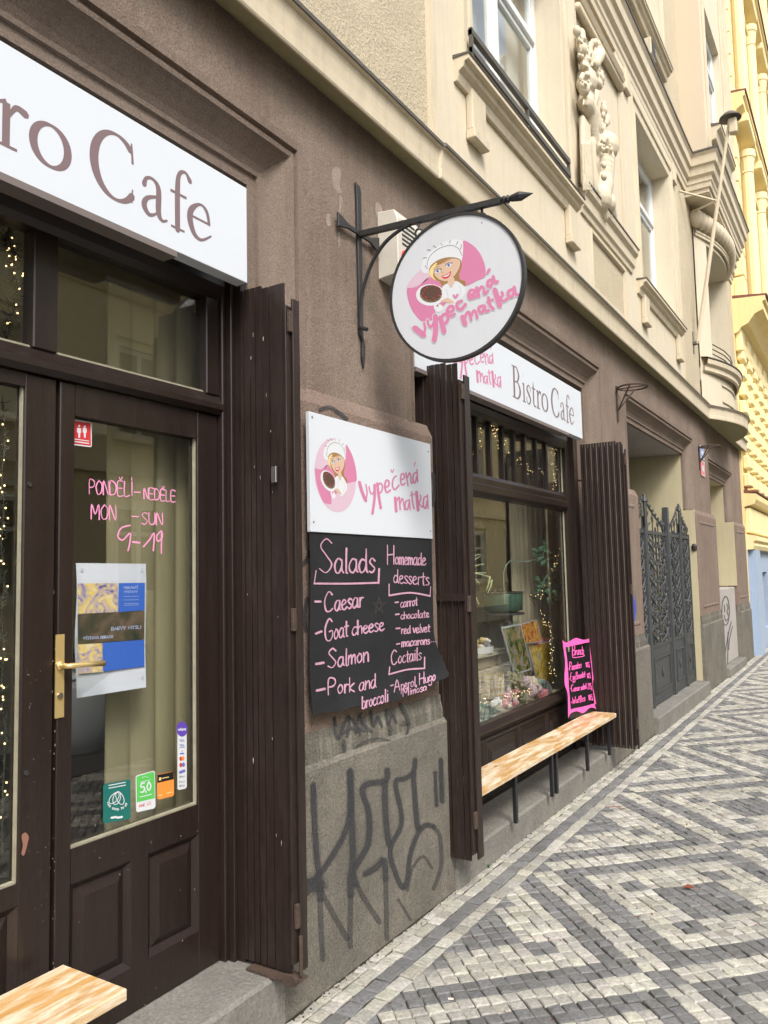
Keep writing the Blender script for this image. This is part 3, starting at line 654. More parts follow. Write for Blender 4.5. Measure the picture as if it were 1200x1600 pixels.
mb.add([(x, YE + .03, z) for x, z in ((0, 3.63), (.112, 3.592), (.142, 3.77), (0, 3.8))], [(0, 1, 2, 3)])
obj('string_course_fascia', mb, 'cream2', bld)
mb = MB(); sweep(mb, path1(0, .012), [(.144, 3.752), (.148, 3.754), (.148, 3.772), (.03, 3.815)]); obj('string_course_flashing', mb, 'flash', bld)
# upper walls
W = [(-.0, 1.66), (4.1, 5.77), (8.18, 9.78)]
holes = [(a, b, 4.47, 6.36) for a, b in W] + [(a, b, 7.80, 9.6) for a, b in W]
obj('upper_wall', wall_cells(MB(), .03, -3, 11.0, 3.79, 12.5, holes, 0), 'rough', bld)
obj('upper_wall_end', wall_cells(MB(), .031, 11.0, YE, 3.79, 12.5, [(11.385, 13.815, 3.79, 6.55)], 0), 'rough', bld)
relief = (6.2, 7.62, 4.70, 6.34); upanel = (6.33, 7.50, 6.46, 6.66); ped = (6.42, 7.46, 3.93, 4.40)
sm = wall_cells(MB(), .052, 3.55, 10.22, 3.80, 6.68, [(4.1, 5.77, 4.47, 6.36), (8.18, 9.78, 4.47, 6.36), relief, (6.33, 7.50, 6.46, 6.68), ped], 0)
for h_ in (relief, ped, (6.33, 7.50, 6.46, 6.679)): frame3(sm, h_[0], h_[1], h_[2], h_[3], [(0, .0519), (0, .0305)], 0, True)
sm.quad((.03, 3.55, 3.8), (.052, 3.55, 3.8), (.052, 3.55, 6.68), (.03, 3.55, 6.68)); sm.quad((.03, 10.22, 3.8), (.052, 10.22, 3.8), (.052, 10.22, 6.68), (.03, 10.22, 6.68))
obj('smooth_plaster_field', sm, 'cream', bld)
sm = wall_cells(MB(), .052, -.55, 2.2, 3.80, 6.68, [(0, 1.66, 4.47, 6.36)], 0); sm.quad((.03, 2.2, 3.8), (.052, 2.2, 3.8), (.052, 2.2, 6.68), (.03, 2.2, 6.68))
obj('smooth_plaster_field', sm, 'cream', bld)
# edge beads of the pilaster strip
for y in (3.55, 10.16):
    obj('pilaster_bead', B(.0525, .066, y + .004, y + .05, 3.8, 6.67), 'cream2', bld)
for (a, b) in W:
    for zb, zt in ((4.47, 6.36), (7.80, 9.6)):
        if a < 3 and zb > 7: continue
        mb = frame3(MB(), a, b, zb, zt, [(0, .0525), (.002, .062), (.012, .066), (.05, .066), (.055, .058), (.12, .058), (.125, .075), (.16, .078), (.165, .0525)])
        obj('window_surround', mb, 'cream2', bld)
        obj('window_reveal', frame3(MB(), a, b, zb, zt, [(0, .052), (0, -.26)], 0, True), 'cream', bld)
        if zb < 7:
            for y0 in (a - .12, b - .06):   # console blocks
                mb = B(.053, .098, y0, y0 + .19, zb - .36, zb - .115); mb.box(.0535, .112, y0 - .01, y0 + .2, zb - .42, zb - .362)
                obj('console', mb, 'cream2', bld, bevel=.006)
        sp = [(.03, zb - .145), (.075, zb - .145), (.085, zb - .11), (.085, zb - .095), (.115, zb - .075), (.125, zb - .045), (.15, zb - .04), (.15, zb - .012)]
        mb = MB(); sweep(mb, [(a - .27, 0), (b + .16, 0)], sp + [(.03, zb - .012)]); obj('window_sill', mb, 'cream2', bld)
        mb = MB(); sweep(mb, [(a - .275, 0), (b + .165, 0)], [(.03, zb - .011), (.155, zb - .013), (.158, zb - .004), (.03, zb + .012)]); obj('sill_flashing', mb, 'flash', bld)
def sash_window(a, b, zb, zt, X=-.17):
    f = MB(); t = .06
    for args in ((X - .03, X + .03, a, a + t, zb, zt), (X - .03, X + .03, b - t, b, zb, zt), (X - .028, X + .028, a + t, b - t, zb, zb + t), (X - .028, X + .028, a + t, b - t, zt - t, zt)): f.box(*args)
    fo = obj('upper_window', f, 'whitewood', bld, bevel=.005)
    tr = zb + (zt - zb) * .68; mid = (a + b) / 2
    o = obj('transom', B(X - .026, X + .045, a + t, b - t, tr - .035, tr + .035), 'whitewood', fo, bevel=.008)
    o = obj('mullion', B(X - .024, X + .04, mid - .035, mid + .035, zb + t, tr - .037), 'whitewood', fo, bevel=.006)
    for (p0, p1, z0, z1) in ((a + t, mid - .036, zb + t, tr - .036), (mid + .036, b - t, zb + t, tr - .036), (a + t, mid, tr + .036, zt - t), (mid, b - t, tr + .036, zt - t)):
        s_ = MB(); q_ = .042
        for args in ((X - .02, X + .022, p0, p0 + q_, z0, z1), (X - .02, X + .022, p1 - q_, p1, z0, z1), (X - .019, X + .021, p0 + q_, p1 - q_, z0, z0 + q_), (X - .019, X + .021, p0 + q_, p1 - q_, z1 - q_, z1)): s_.box(*args)
        so_ = obj('sash', s_, 'whitewood', fo, bevel=.004)
        obj('pane', B(X - .002, X + .002, p0 + q_, p1 - q_, z0 + q_, z1 - q_), 'glass', fo)
    obj('net_curtain', B(X - .12, X - .115, a + .02, b - .02, zb, zt), 'whitewood', fo)
for a, b in W:
    sash_window(a, b, 4.47, 6.36)
    if a > 3: sash_window(a, b, 7.80, 9.6)
# guard rail of the first window
def rail(a, b, z):
    mb = MB()
    for zz in (z + .09, z + .20): mb.box(.085, .115, a, b, zz, zz + .035)
    for yy in (a, b - .02, (a + b) / 2): mb.box(.09, .112, yy, yy + .02, z - .02, z + .245)
    return obj('window_guard_rail', mb, 'flash', bld)
rail(3.97, 5.72, 4.47)
# relief field: plaque, sill, rough panels
obj('relief_ground', MB().quad((.0325, relief[0], relief[2]), (.0325, relief[1], relief[2]), (.0325, relief[1], relief[3]), (.0325, relief[0], relief[3])), 'cream', bld)
mb = MB(); sweep(mb, [(6.12, 0), (7.72, 0)], [(.052, 4.46), (.07, 4.46), (.075, 4.50), (.095, 4.52), (.10, 4.60), (.13, 4.63), (.135, 4.675), (.05, 4.675)]); obj('relief_sill', mb, 'cream2', bld)
mb = MB(); sweep(mb, [(6.11, 0), (7.73, 0)], [(.05, 4.676), (.142, 4.678), (.142, 4.69), (.05, 4.705)]); obj('sill_flashing', mb, 'flash', bld)
mb = frame3(MB(), ped[0], ped[1], ped[2], ped[3], [(.001, .0525), (.002, .06), (.03, .062), (.035, .0525)], 0, True); obj('pedestal_panel_frame', mb, 'cream2', bld)
mb = MB(); sweep(mb, [(6.2, 0), (7.62, 0)], [(.05, 6.37), (.095, 6.372), (.11, 6.40), (.085, 6.43), (.10, 6.455), (.05, 6.458)]); obj('relief_cornice', mb, 'cream2', bld)
for k in range(2): obj('console', B(.053, .095, (7.72, 9.95)[k] + .0, (7.72, 9.95)[k] + .18, 6.38, 6.60), 'cream2', bld, bevel=.006)

# sculpted relief: two putti holding garlands below a volute
zr = PX(.10).crop(880, 0, 4.708)
rb = MB()
def Bl(x, y, r, lift=0, ry=None, rz=None): 
    c = zr(x, y, lift); rb.ell(c, (r * .75, ry or r, rz or r), 7)
def limb(a, b, r1, r2, l1=0, l2=0):
    A, C = zr(*a, l1), zr(*b, l2); n_ = max(4, int((A - C).length / (min(r1, r2) * .45)))
    for k in range(n_ + 1):
        t = k / n_; rr = r1 + (r2 - r1) * t; rb.ell(A.lerp(C, t), (rr * .8, rr, rr), 6)
Bl(172, 600, .115, .02); Bl(155, 655, .06, .06); Bl(140, 625, .07); Bl(215, 600, .06, .01)      # head of the upper child
limb((185, 690), (165, 740), .07, .09); limb((165, 760), (215, 850), .085, .075, .02, .02)
limb((235, 700), (210, 780), .05, .05, .03, .02); limb((200, 830), (220, 1040), .085, .07, .02, 0); limb((215, 1040), (260, 1130), .06, .05, 0, .02)
Bl(330, 1075, .125, .03); Bl(375, 1085, .05, .05); Bl(300, 1040, .06, .04); Bl(350, 1145, .05, .02)      # lower child
limb((262, 1090), (250, 1000), .045, .04); limb((260, 1120), (300, 1180), .06, .09); limb((300, 1180), (300, 1350), .12, .10, .01, .01)
limb((295, 1360), (285, 1430), .11, .10, .01, .01); Bl(285, 1460, .11, .02); Bl(335, 1490, .085, .03); limb((330, 1500), (360, 1590), .08, .06, .01, 0); limb((270, 1480), (300, 1590), .07, .05)
for k in range(4): limb((140 + k * 12, 880 + k * 20), (150 + k * 16, 1340 + k * 10), .035, .03, .0, .02)
limb((205, 1060), (235, 1400), .05, .04); limb((240, 1130), (250, 1420), .04, .03); limb((170, 1080), (200, 1330), .05, .03)
for k in range(26):
    a = k / 26; Bl(115 + 70 * a + random.uniform(-18, 18), 250 + 330 * a + random.uniform(-20, 20), random.uniform(.03, .055), random.uniform(0, .05))
for k in range(16): Bl(255 + random.uniform(-20, 45), 560 + random.uniform(-50, 80), random.uniform(.025, .045), random.uniform(0, .03))
for k in range(10): Bl(305 + random.uniform(-12, 18), 770 + k * 20, random.uniform(.025, .045), .01)
for k in range(14):
    a = k * .5; Bl(225 + math.cos(a) * (10 + 3 * k), 380 + math.sin(a) * (20 + 5 * k), .035, .03)
limb((235, 470), (270, 400), .05, .06, .04, .04)
for (hx, hy) in ((172, 600), (330, 1075)):     # curls, faces, fingers
    for k in range(26):
        a = random.uniform(2.6, 6.6); Bl(hx + 52 * math.cos(a) * random.uniform(.7, 1.05), hy + 62 * math.sin(a) * random.uniform(.8, 1.05), random.uniform(.018, .03), random.uniform(.03, .07))
    Bl(hx - 8, hy + 18, .022, .13); Bl(hx - 30, hy - 2, .016, .12); Bl(hx + 14, hy - 2, .016, .12); Bl(hx - 10, hy + 38, .02, .115); Bl(hx - 34, hy + 25, .03, .09); Bl(hx + 18, hy + 25, .03, .09)
for k in range(4): limb((150 + k * 9, 740), (146 + k * 10, 775), .014, .01, .05, .05); limb((350 + k * 8, 1585), (352 + k * 9, 1600), .014, .01, .03, .03)
for k in range(60): 
    x_, y_ = random.uniform(110, 240), random.uniform(240, 560)
    if abs((y_ - 240) / 320 * 110 + 105 - x_) < 45: limb((x_, y_), (x_ + random.uniform(-14, 14), y_ + random.uniform(-22, 22)), .02, .008, random.uniform(.02, .07), random.uniform(0, .05))
for k in range(5): limb((140 + k * 13, 1060), (150 + k * 14, 1400), .016, .013, .05, .03)
Bl(298, 1215, .03, .12); Bl(300, 1300, .035, .11)
o = obj('putti_relief', rb, 'cream', bld, smooth=True)
md = o.modifiers.new('fuse', 'REMESH'); md.mode = 'VOXEL'; md.voxel_size = .009; md.use_smooth_shade = True
md = o.modifiers.new('soften', 'SMOOTH'); md.factor = .4; md.iterations = 2
fr = MB(); frame3(fr, relief[0] + .05, relief[1] - .05, relief[2], relief[3] - .05, [(0, .034), (0, .05), (.02, .055), (.05, .053)], 0); obj('relief_frame', fr, 'cream2', bld)
tb = MB()
for k in range(26): tb.tube([(.06, 6.24 + k * .05, 6.28), (.1, 6.255 + k * .05, 6.3)], .02, 6)
obj('relief_bead_course', MB().tube([(.07, 6.22, 6.30), (.07, 7.6, 6.30)], .032, 10), 'cream2', bld, smooth=True)

# second string course and oriel
OY0, OY1, OX = 11.0, 13.85, .31
def path2(k=0, o=0):   # wraps round the oriel
    return [(-3, 0), (OY0 - k - .001, 0), (OY0 - k, o), (OY1 + k, o), (OY1 + k + .001, 0), (YE + .03, 0)]
c2 = [(.03, 6.66), (.055, 6.66), (.06, 6.72), (.075, 6.74), (.075, 6.80), (.11, 6.83), (.12, 6.93), (.15, 6.95), (.155, 7.06), (.18, 7.10)]
def wrap(mb, prof, ox):
    rows = []
    for x, z in prof:
        rows.append([(x, -3, z), (x, OY0 - x + .03, z), (x + ox, OY0 - x + .03, z), (x + ox, OY1 + x - .03, z), (x, OY1 + x - .03, z), (x, YE + .03, z)])
    mb.sheet(rows); mb.add([r_[-1] for r_ in rows], [tuple(range(len(rows)))]); return mb
obj('second_string_course', wrap(MB(), c2, OX), 'cream2', bld)
obj('second_string_course_flashing', wrap(MB(), [(.18, 7.101), (.19, 7.105), (.19, 7.13), (.03, 7.19)], OX), 'flash', bld)
for y in (7.75, 9.95): pass
ob = MB(); ob.box(.03, .03 + OX, OY0, OY1, 6.60, 6.70)
obj('oriel_base', ob, 'cream', bld)
ob = wall_cells(MB(), .03 + OX, OY0, OY1, 7.12, 12.5, [(11.45, 12.75, 7.75, 9.55)], .2)
ob.k = 1; ob.quad((.03, OY0, 7.12), (.03 + OX, OY0, 7.12), (.03 + OX, OY0, 12.5), (.03, OY0, 12.5)); ob.quad((.03, OY1, 7.12), (.03 + OX, OY1, 7.12), (.03 + OX, OY1, 12.5), (.03, OY1, 12.5))
obj('oriel_wall', ob, ['cream', 'peach'], bld)
for y in (11.2, 12.95, 13.2, 13.45, 13.7): obj('oriel_pilaster', B(.0305 + OX, .055 + OX, y, y + .12, 7.13, 12.4), 'cream2', bld, bevel=.004)
mb = MB(); sweep(mb, [(11.4, 0), (12.8, 0)], [(.03 + OX, 7.5), (.1 + OX, 7.52), (.12 + OX, 7.62), (.17 + OX, 7.66), (.17 + OX, 7.70), (.03 + OX, 7.74)]); obj('window_sill', mb, 'cream2', bld); mb = MB(); sweep(mb, [(11.39, 0), (12.81, 0)], [(.03 + OX, 7.702), (.18 + OX, 7.702), (.18 + OX, 7.715), (.03 + OX, 7.748)]); obj('sill_flashing', mb, 'flash', bld)
# sash of the oriel
sash_window(11.45, 12.75, 7.75, 9.55, X=.22)
# bowed first floor bay with its curved balustrade
def bowsheet(mb, s, z0, z1, y0=11.38, y1=13.82, n=24, base=.05, inset=0):
    pts = [(y0 + (y1 - y0) * k / n) for k in range(n + 1)]
    mb.sheet([[(base + bow(y, s), y, z) for y in pts] for z in (z0, z1)])
mb = MB()
bowsheet(mb, .22, 3.79, 4.40)
bowsheet(mb, .22, 3.79, 6.60, 11.38, 11.72, 5); bowsheet(mb, .22, 3.79, 6.60, 13.36, 13.82, 5); bowsheet(mb, .22, 6.15, 6.60)
for y in (11.72, 13.36):
    x = .05 + bow(y, .22); mb.quad((x, y, 4.4), (x, y, 6.15), (-.25, y, 6.15), (-.25, y, 4.4))
pts = [11.72 + 1.64 * k / 12 for k in range(13)]
mb.sheet([[(.05 + bow(y, .22), y, 6.15) for y in pts], [(-.25, y, 6.15) for y in pts]])
obj('bow_front', mb, 'cream', bld)
mb = MB(); rows = []
for x, z in [(.06, 4.26), (.09, 4.28), (.09, 4.34), (.13, 4.37), (.14, 4.43), (.03, 4.46)]: rows.append([(x + bow(y, .26), y, z) for y in [11.40 + 2.4 * k / 24 for k in range(25)]])
mb.sheet(rows); obj('balustrade_coping', mb, 'cream2', bld)
mb = MB(); mb.sheet([[(x + bow(y, .26), y, z) for y in [11.39 + 2.42 * k / 24 for k in range(25)]] for x, z in [(.141, 4.435), (.15, 4.44), (.15, 4.455), (.03, 4.475)]]); obj('coping_flashing', mb, 'flash', bld)
mb = MB(); rows = [[(x + bow(y, .225), y, z) for y in [12.0 + 1.15 * k / 12 for k in range(13)]] for x, z in ((.052, 3.9), (.064, 3.91), (.064, 3.93), (.053, 3.94))]
mb.sheet(rows); mb.sheet([[(x + bow(y, .225), y, z) for y in [12.0 + 1.15 * k / 12 for k in range(13)]] for x, z in ((.052, 4.14), (.064, 4.15), (.064, 4.17), (.053, 4.18))]); obj('balustrade_panel', mb, 'cream2', bld)
mb = MB()
for k in range(19):      # fat garland under the oriel
    y = 11.35 + 2.5 * k / 18; mb.ell((.10 + bow(y, .22), y, 6.42), (.10, .10, .13), 7, Matrix.Rotation(.35, 3, 'X'))
obj('garland_moulding', mb, 'cream2', bld, smooth=True)
mb = MB(); mb.sheet([[(x + bow(y, .235), y, z) for y in [11.38 + 2.44 * k / 24 for k in range(25)]] for x, z in ((.05, 6.20), (.075, 6.205), (.075, 6.235), (.065, 6.24), (.085, 6.245), (.085, 6.275), (.05, 6.28))]); obj('bow_architrave', mb, 'cream2', bld)
mb = MB()
for k in range(4): mb.tube([(-.05 + bow(y, .22) + .1, y, 4.50 + k * .07) for y in (11.75, 12.2, 12.6, 13.0, 13.3)], .008, 5)
obj('balcony_rail', mb, 'iron', bld)
obj('bow_window_pane', B(-.12, -.115, 11.75, 13.33, 4.4, 6.14), 'glass', bld)
mb = B(-.16, -.10, 11.73, 11.8, 4.4, 6.14); mb.box(-.16, -.1, 12.5, 12.57, 4.4, 6.14); mb.box(-.159, -.101, 11.8, 13.35, 5.6, 5.67); obj('bow_window_frame', mb, 'whitewood', bld)
# closed dark back so that no sky shows behind windows
mb = MB().quad((-.6, -3, 3.9), (-.6, YE, 3.9), (-.6, YE, 12.5), (-.6, -3, 12.5)); mb.quad((-.6, -3, 12.5), (-.6, YE, 12.5), (.03, YE, 12.5), (.03, -3, 12.5))
mb.quad((-5, -3, 3.5), (.0, -3, 3.5), (0, YE, 3.5), (-5, YE, 3.5))
obj('inner_floor_slab', mb, 'room', bld)

# ------------------------------------------------------------------ shop joinery
GX = -.20
def door_leaf(a, b, zb, zt, ga, gb, gz0, gz1, name='shop_door', handle=True, panels=2):
    x0, x1 = GX - .025, GX + .02
    df = obj(name, B(x0, x1, a, ga, zb, zt), 'wood', bld, bevel=.003); obj('stile', B(x0, x1, gb, b, zb, zt), 'wood', df, bevel=.003)
    obj('top_rail', B(x0, x1 - .0005, ga, gb, gz1, zt), 'wood', df); 
    lock = B(x0, x1 - .0005, ga, gb, zb + .47, gz0); obj('lock_rail', lock, 'wood', df)
    obj('bottom_rail', B(x0, x1 - .0005, ga, gb, zb, zb + .14), 'wood', df)
    wd = (gb - ga - .07 * (panels - 1)) / panels
    for k in range(panels):
        p0 = ga + k * (wd + .07); p1 = p0 + wd
        if k: obj('muntin', B(x0, x1 - .0006, p0 - .07, p0, zb + .14, zb + .47), 'wood', df)
        mb = MB(); frame3(mb, p0 + .02, p1 - .02, zb + .16, zb + .45, [(0, -.017), (.012, -.006), (.02, .0005)], x1, True)
        obj('panel_moulding', mb, 'wood', df)
        mb = MB(); frame3(mb, p0 + .05, p1 - .05, zb + .19, zb + .42, [(0, -.004), (.028, -.017), (.03, -.0175)], x1, True); mb.quad((x1 - .004, p0 + .05, zb + .19), (x1 - .004, p1 - .05, zb + .19), (x1 - .004, p1 - .05, zb + .42), (x1 - .004, p0 + .05, zb + .42))
        obj('door_panel', mb, 'wood', df)
    bd_ = MB()
    for args in ((x1 - .022, x1 - .010, gb - .005, gb, gz0, gz1), (x1 - .022, x1 - .006, ga, gb - .006, gz0, gz0 + .006)): bd_.box(*args)
    obj('glazing_bead', bd_, 'beading', df)
    obj('pane', B(GX - .007, GX - .003, ga, gb, gz0, gz1), 'glass', df)
    return df
shop_door = door_leaf(1.492, 2.17, .185, 2.165, 1.545, 2.066, .757, 2.066)
door_leaf(.80, 1.478, .185, 2.165, .89, 1.375, .715, 2.125, 'fixed_door_leaf', False, 1)
door_leaf(-.1, .79, .185, 2.165, -.0, .70, .715, 2.125, 'fixed_door_leaf', False, 1)
h = MB(); h.prism(smooth_path([(1.483, 1.395), (1.512, 1.395), (1.513, 1.15), (1.483, 1.15)], 1, True)[:-1], 0, GX + .0205, GX + .0245)
ho = obj('door_handle', h, 'brass', bld)
h = MB().tube([(GX + .024, 1.497, 1.303), (GX + .062, 1.497, 1.303), (GX + .068, 1.505, 1.303), (GX + .066, 1.56, 1.301), (GX + .063, 1.625, 1.298)], [.008, .008, .0085, .007, .0095], 10)
h.lathe((GX + .0245, 1.497, 1.303), [(.0, 0), (.014, 0), (.013, .008), (0, .009)], 14, 'X'); obj('lever', h, 'brass', ho, smooth=True)
h = MB().lathe((GX + .0245, 1.497, 1.215), [(0, 0), (.009, 0), (.0085, .006), (0, .007)], 14, 'X'); obj('cylinder_lock', h, 'steel', ho)
kh = MB()
for (px, py) in ((46, 757), (41, 1208)): kh.lathe(PX(GX + .0205)(px, py), [(0, 0), (.008, 0), (.007, .004), (.003, .004), (0, .002)], 12, 'X')
obj('lock_escutcheon', kh, 'iron', bld)
chip = MB(); fill(chip, [(81, 735), (95, 722), (108, 738), (104, 760), (100, 778), (90, 808), (80, 800), (86, 770)], PX(GX + .0212).crop(0, 1000, 2.4), 0); obj('paint_chip', chip, mat('bare primer', (.25, .12, .085), .8), bld)
# frame: posts, transom bar, head
obj('door_post', B(GX - .03, GX + .045, 2.172, 2.24, .18, 3.02), 'wood', bld, bevel=.004)
obj('door_post', B(GX - .03, GX + .03, 2.105, 2.171, 2.24, 2.62), 'wood', bld, bevel=.004)
jm = MB().box(GX - .02, -.09, 2.205, 2.239, .18, 3.02); jm.box(GX + .046, GX + .075, 2.188, 2.2045, .18, 3.02); jm.box(-.089, -.06, 2.217, 2.2385, .18, 2.64); obj('jamb_lining', jm, 'wood', bld, bevel=.003)
obj('transom_bar', MB().prism([(GX - .03, 2.168), (GX + .035, 2.168), (GX + .05, 2.185), (GX + .05, 2.205), (GX + .035, 2.222), (GX + .02, 2.245), (GX - .03, 2.245)], 1, -.62, 2.1715), 'wood', bld)
obj('door_post', B(GX - .03, GX + .028, 1.393, 1.475, 2.245, 2.62), 'wood', bld, bevel=.004)
obj('door_post', B(GX - .03, GX + .028, .62, .70, 2.245, 2.62), 'wood', bld, bevel=.004)
obj('door_head', MB().prism([(GX - .03, 2.61), (GX + .03, 2.61), (GX + .045, 2.63), (GX + .06, 2.66), (GX + .06, 3.07), (GX - .03, 3.07)], 1, -.62, 2.1715), 'wood', bld)
for a, b in ((1.475, 2.105), (.70, 1.393), (-.6, .62)): obj('fanlight_pane', B(GX - .007, GX - .003, a, b, 2.245, 2.61), 'glass', bld)
bd_ = MB()
for a, b in ((1.475, 2.105), (.70, 1.393)): bd_.box(GX - .0, GX + .012, a + .001, b - .001, 2.246, 2.254)
obj('fanlight_bead', bd_, 'beading', bld)

# shop window
sw = MB(); a, b = 3.56, 6.41
sw.box(GX - .03, GX + .04, 6.13, 6.235, .15, 3.05)
wo = obj('shop_window', sw, 'wood', bld, bevel=.004)
for args in ((GX - .03, GX + .075, 6.236, 6.30, .15, 3.05), (GX - .03, GX + .05, 6.301, b, .15, 3.05), (GX - .03, GX + .04, a, 3.86, .15, 3.05)): obj('window_post', B(*args), 'wood', wo, bevel=.004)
obj('transom_rail', MB().prism([(GX - .03, 2.035), (GX + .03, 2.035), (GX + .052, 2.06), (GX + .055, 2.10), (GX + .03, 2.115), (GX + .032, 2.15), (GX + .02, 2.175), (GX - .03, 2.18)], 1, 3.86, 6.1295), 'wood', wo)
obj('window_head', MB().prism([(GX - .03, 2.545), (GX + .03, 2.54), (GX + .04, 2.57), (GX + .06, 2.60), (GX + .06, 3.05), (GX - .03, 3.05)], 1, 3.86, 6.1295), 'wood', wo)
obj('window_sill_rail', MB().prism([(GX - .03, .56), (GX + .035, .56), (GX + .06, .585), (GX + .065, .60), (GX + .02, .625), (GX - .03, .628)], 1, 3.86, 6.1295), 'wood', wo)
obj('stall_riser', B(GX - .03, GX + .01, 3.86, 6.1295, .152, .56), 'wood', wo)
for k in range(4):
    p0 = 3.96 + k * .545; p1 = p0 + .47; mb = MB(); frame3(mb, p0, p1, .22, .50, [(0, .004), (.012, .016), (.02, .024), (.032, .022), (.045, .0105)], GX, True); frame3(mb, p0 + .06, p1 - .06, .28, .44, [(0, .022), (.03, .011)], GX, True)
    mb.quad((GX + .022, p0 + .06, .28), (GX + .022, p1 - .06, .28), (GX + .022, p1 - .06, .44), (GX + .022, p0 + .06, .44)); obj('riser_panel', mb, 'wood', wo)
mull = [3.93, 4.12, 4.32, 4.515, 4.722, 4.93, 5.135, 5.335, 5.56, 5.775]
for y in mull: obj('glazing_bar', B(GX - .014, GX + .014, y - .014, y + .014, 2.18, 2.545), 'wood', wo)
ys = [3.86] + mull + [6.13]
for p0, p1 in zip(ys, ys[1:]): obj('small_pane', B(GX - .006, GX - .003, p0 + .012, p1 - .012, 2.181, 2.544), 'glass', wo)
obj('large_pane', B(GX - .006, GX - .003, 3.86, 6.13, .625, 2.036), 'glass', wo)
mb = MB(); mb.box(GX + .002, GX + .012, 6.118, 6.1285, .63, 2.03); mb.box(GX + .002, GX + .012, 6.118, 6.1285, 2.185, 2.54); obj('glazing_bead', mb, 'beading', wo)

# folding shutters, each slat its own leaf
def shutter(yc, xs, z0, z1, extra, label, lock=None):
    n = len(xs) - 1
    sh = None
    slat_me = None
    for k in range(n):
        x0, x1 = xs[k], xs[k + 1]; dz = (-.012 if k > n - 3 else 0)
        s_ = 1 if k % 2 else -1; th = .006
        mb = MB(); mb.add([(x0 + .0025, yc - s_ * .0 - th / 2, z) for z in (z0, z1 + dz)] + [(x1 - .0025, yc + s_ * .0 - th / 2, z) for z in (z0, z1 + dz)] + [(x0 + .0025, yc - s_ * .0 + th, z) for z in (z0, z1 + dz)] + [(x1 - .0025, yc + s_ * .0 + th, z) for z in (z0, z1 + dz)],
               [(0, 1, 3, 2), (4, 6, 7, 5), (0, 4, 5, 1), (2, 3, 7, 6), (0, 2, 6, 4), (1, 5, 7, 3)])
        if sh is None:
            sh = obj('folding_shutter', mb, 'slat', bld); sh['label'] = label
        else: obj('slat', mb, 'slat', sh)
        if k % 2 == 0: obj('hinge_rod', MB().tube([(x1, yc + .013, z0 + .02), (x1, yc + .013, z1 - .03)], .005, 6), 'slat', sh)
    ex = extra
    obj('end_slat', B(xs[-1] + .001, xs[-1] + .013, yc - .012, yc + ex, z0 + .03, z1 - .10), 'slat', sh, bevel=.002)
    obj('end_slat', B(xs[-1] + .014, xs[-1] + .024, yc + ex * .35, yc + ex * 1.15, z0 + .0, z1 - .07), 'slat', sh, bevel=.002)
    for za in (z1 - .2, z0 + .15, 1.36): obj('shutter_hinge', B(xs[-1] + .0135, xs[-1] + .027, yc - .005, yc + ex * .3, za, za + .08), 'rust', sh, bevel=.002)
    return sh
def lin(a, b, n): return [a + (b - a) * k / n for k in range(n + 1)]
s1 = shutter(2.20, [-.088, -.07, -.038, -.013, .018, .055, .127], .20, 2.64, .05, 'folded shutter beside the glazed door')
pp = Plane((0, 2.19, 0), (0, -1, 0)); q = pp(432, 742); obj('shutter_lock', B(q.x - .012, q.x + .012, 2.172, 2.184, q.z - .03, q.z + .03), 'steel', s1, bevel=.002)
ft = MB(); ft.prism(ellipse(.145, .198, .032, .02, 16), 1, 2.155, 2.163); ft.box(-.05, .17, 2.163, 2.23, .183, .191); ft.tube([(.165, 2.2, .20), (.165, 2.2, .33)], .007, 6); obj('shutter_foot', ft, 'rust', s1)
s2 = shutter(3.52, lin(-.09, .175, 8), .17, 2.625, .075, 'folded shutter left of the shop window')
obj('shutter_bracket', B(-.0, .19, 3.497, 3.504, 1.415, 1.45), 'slat', s2)
s3 = shutter(6.17, lin(-.05, .285, 15), .19, 2.565, .03, 'wide folded shutter right of the shop window')

pm = mat('pale flaked patch', (.44, .355, .295), .95, .9, 120, .4, 12, (.50, .43, .34), speck=.3, bd=.03); bz_ = PX(.0008).crop(340, 100, 2.963)
for pts in ([(530, 490), (552, 475), (572, 500), (565, 560), (575, 600), (548, 585), (532, 545)], [(502, 700), (520, 695), (526, 740), (508, 748)], [(735, 640), (755, 655), (765, 700), (745, 720), (730, 680)], [(565, 610), (580, 625), (572, 680), (560, 700)], [(556, 780), (568, 790), (562, 850)]):
    mb = MB(); fill(mb, pts, bz_, 0); obj('plaster_patch', mb, pm, bld)

# ------------------------------------------------------------------ carriage entrance with iron gate
obj('passage_wall', MB().quad((-3.2, 10.519, .15), (-.115, 10.519, .15), (-.115, 10.519, 3.02), (-3.2, 10.519, 3.02)), 'reveal', bld); mb = MB().quad((-3.2, 7.651, .15), (-.115, 7.651, .15), (-.115, 7.651, 3.02), (-3.2, 7.651, 3.02))
mb.quad((.0285, 10.5195, .96), (-.36, 10.5195, .96), (-.36, 10.5195, 2.24), (.0285, 10.5195, 2.24)) if False else None
obj('passage_wall', mb, 'reveal', bld)
mb = MB().quad((-.115, 7.65, 3.018), (-3.2, 7.65, 3.018), (-3.2, 10.52, 3.018), (-.115, 10.52, 3.018)); obj('passage_ceiling', mb, 'greyreveal', bld)
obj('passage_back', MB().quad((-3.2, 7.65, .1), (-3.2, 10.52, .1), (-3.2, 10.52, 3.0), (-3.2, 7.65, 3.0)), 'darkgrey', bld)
obj('reveal_plaster', B(-.36, .022, 10.497, 10.5185, .155, 2.29), 'reveal', bld)
GXX = -.07
gate = obj('iron_gate', B(GXX - .03, GXX + .03, 9.23, 9.31, .155, 2.25), 'gate', bld, bevel=.004); gate['label'] = 'grey wrought iron gate of scrolls above solid panels'
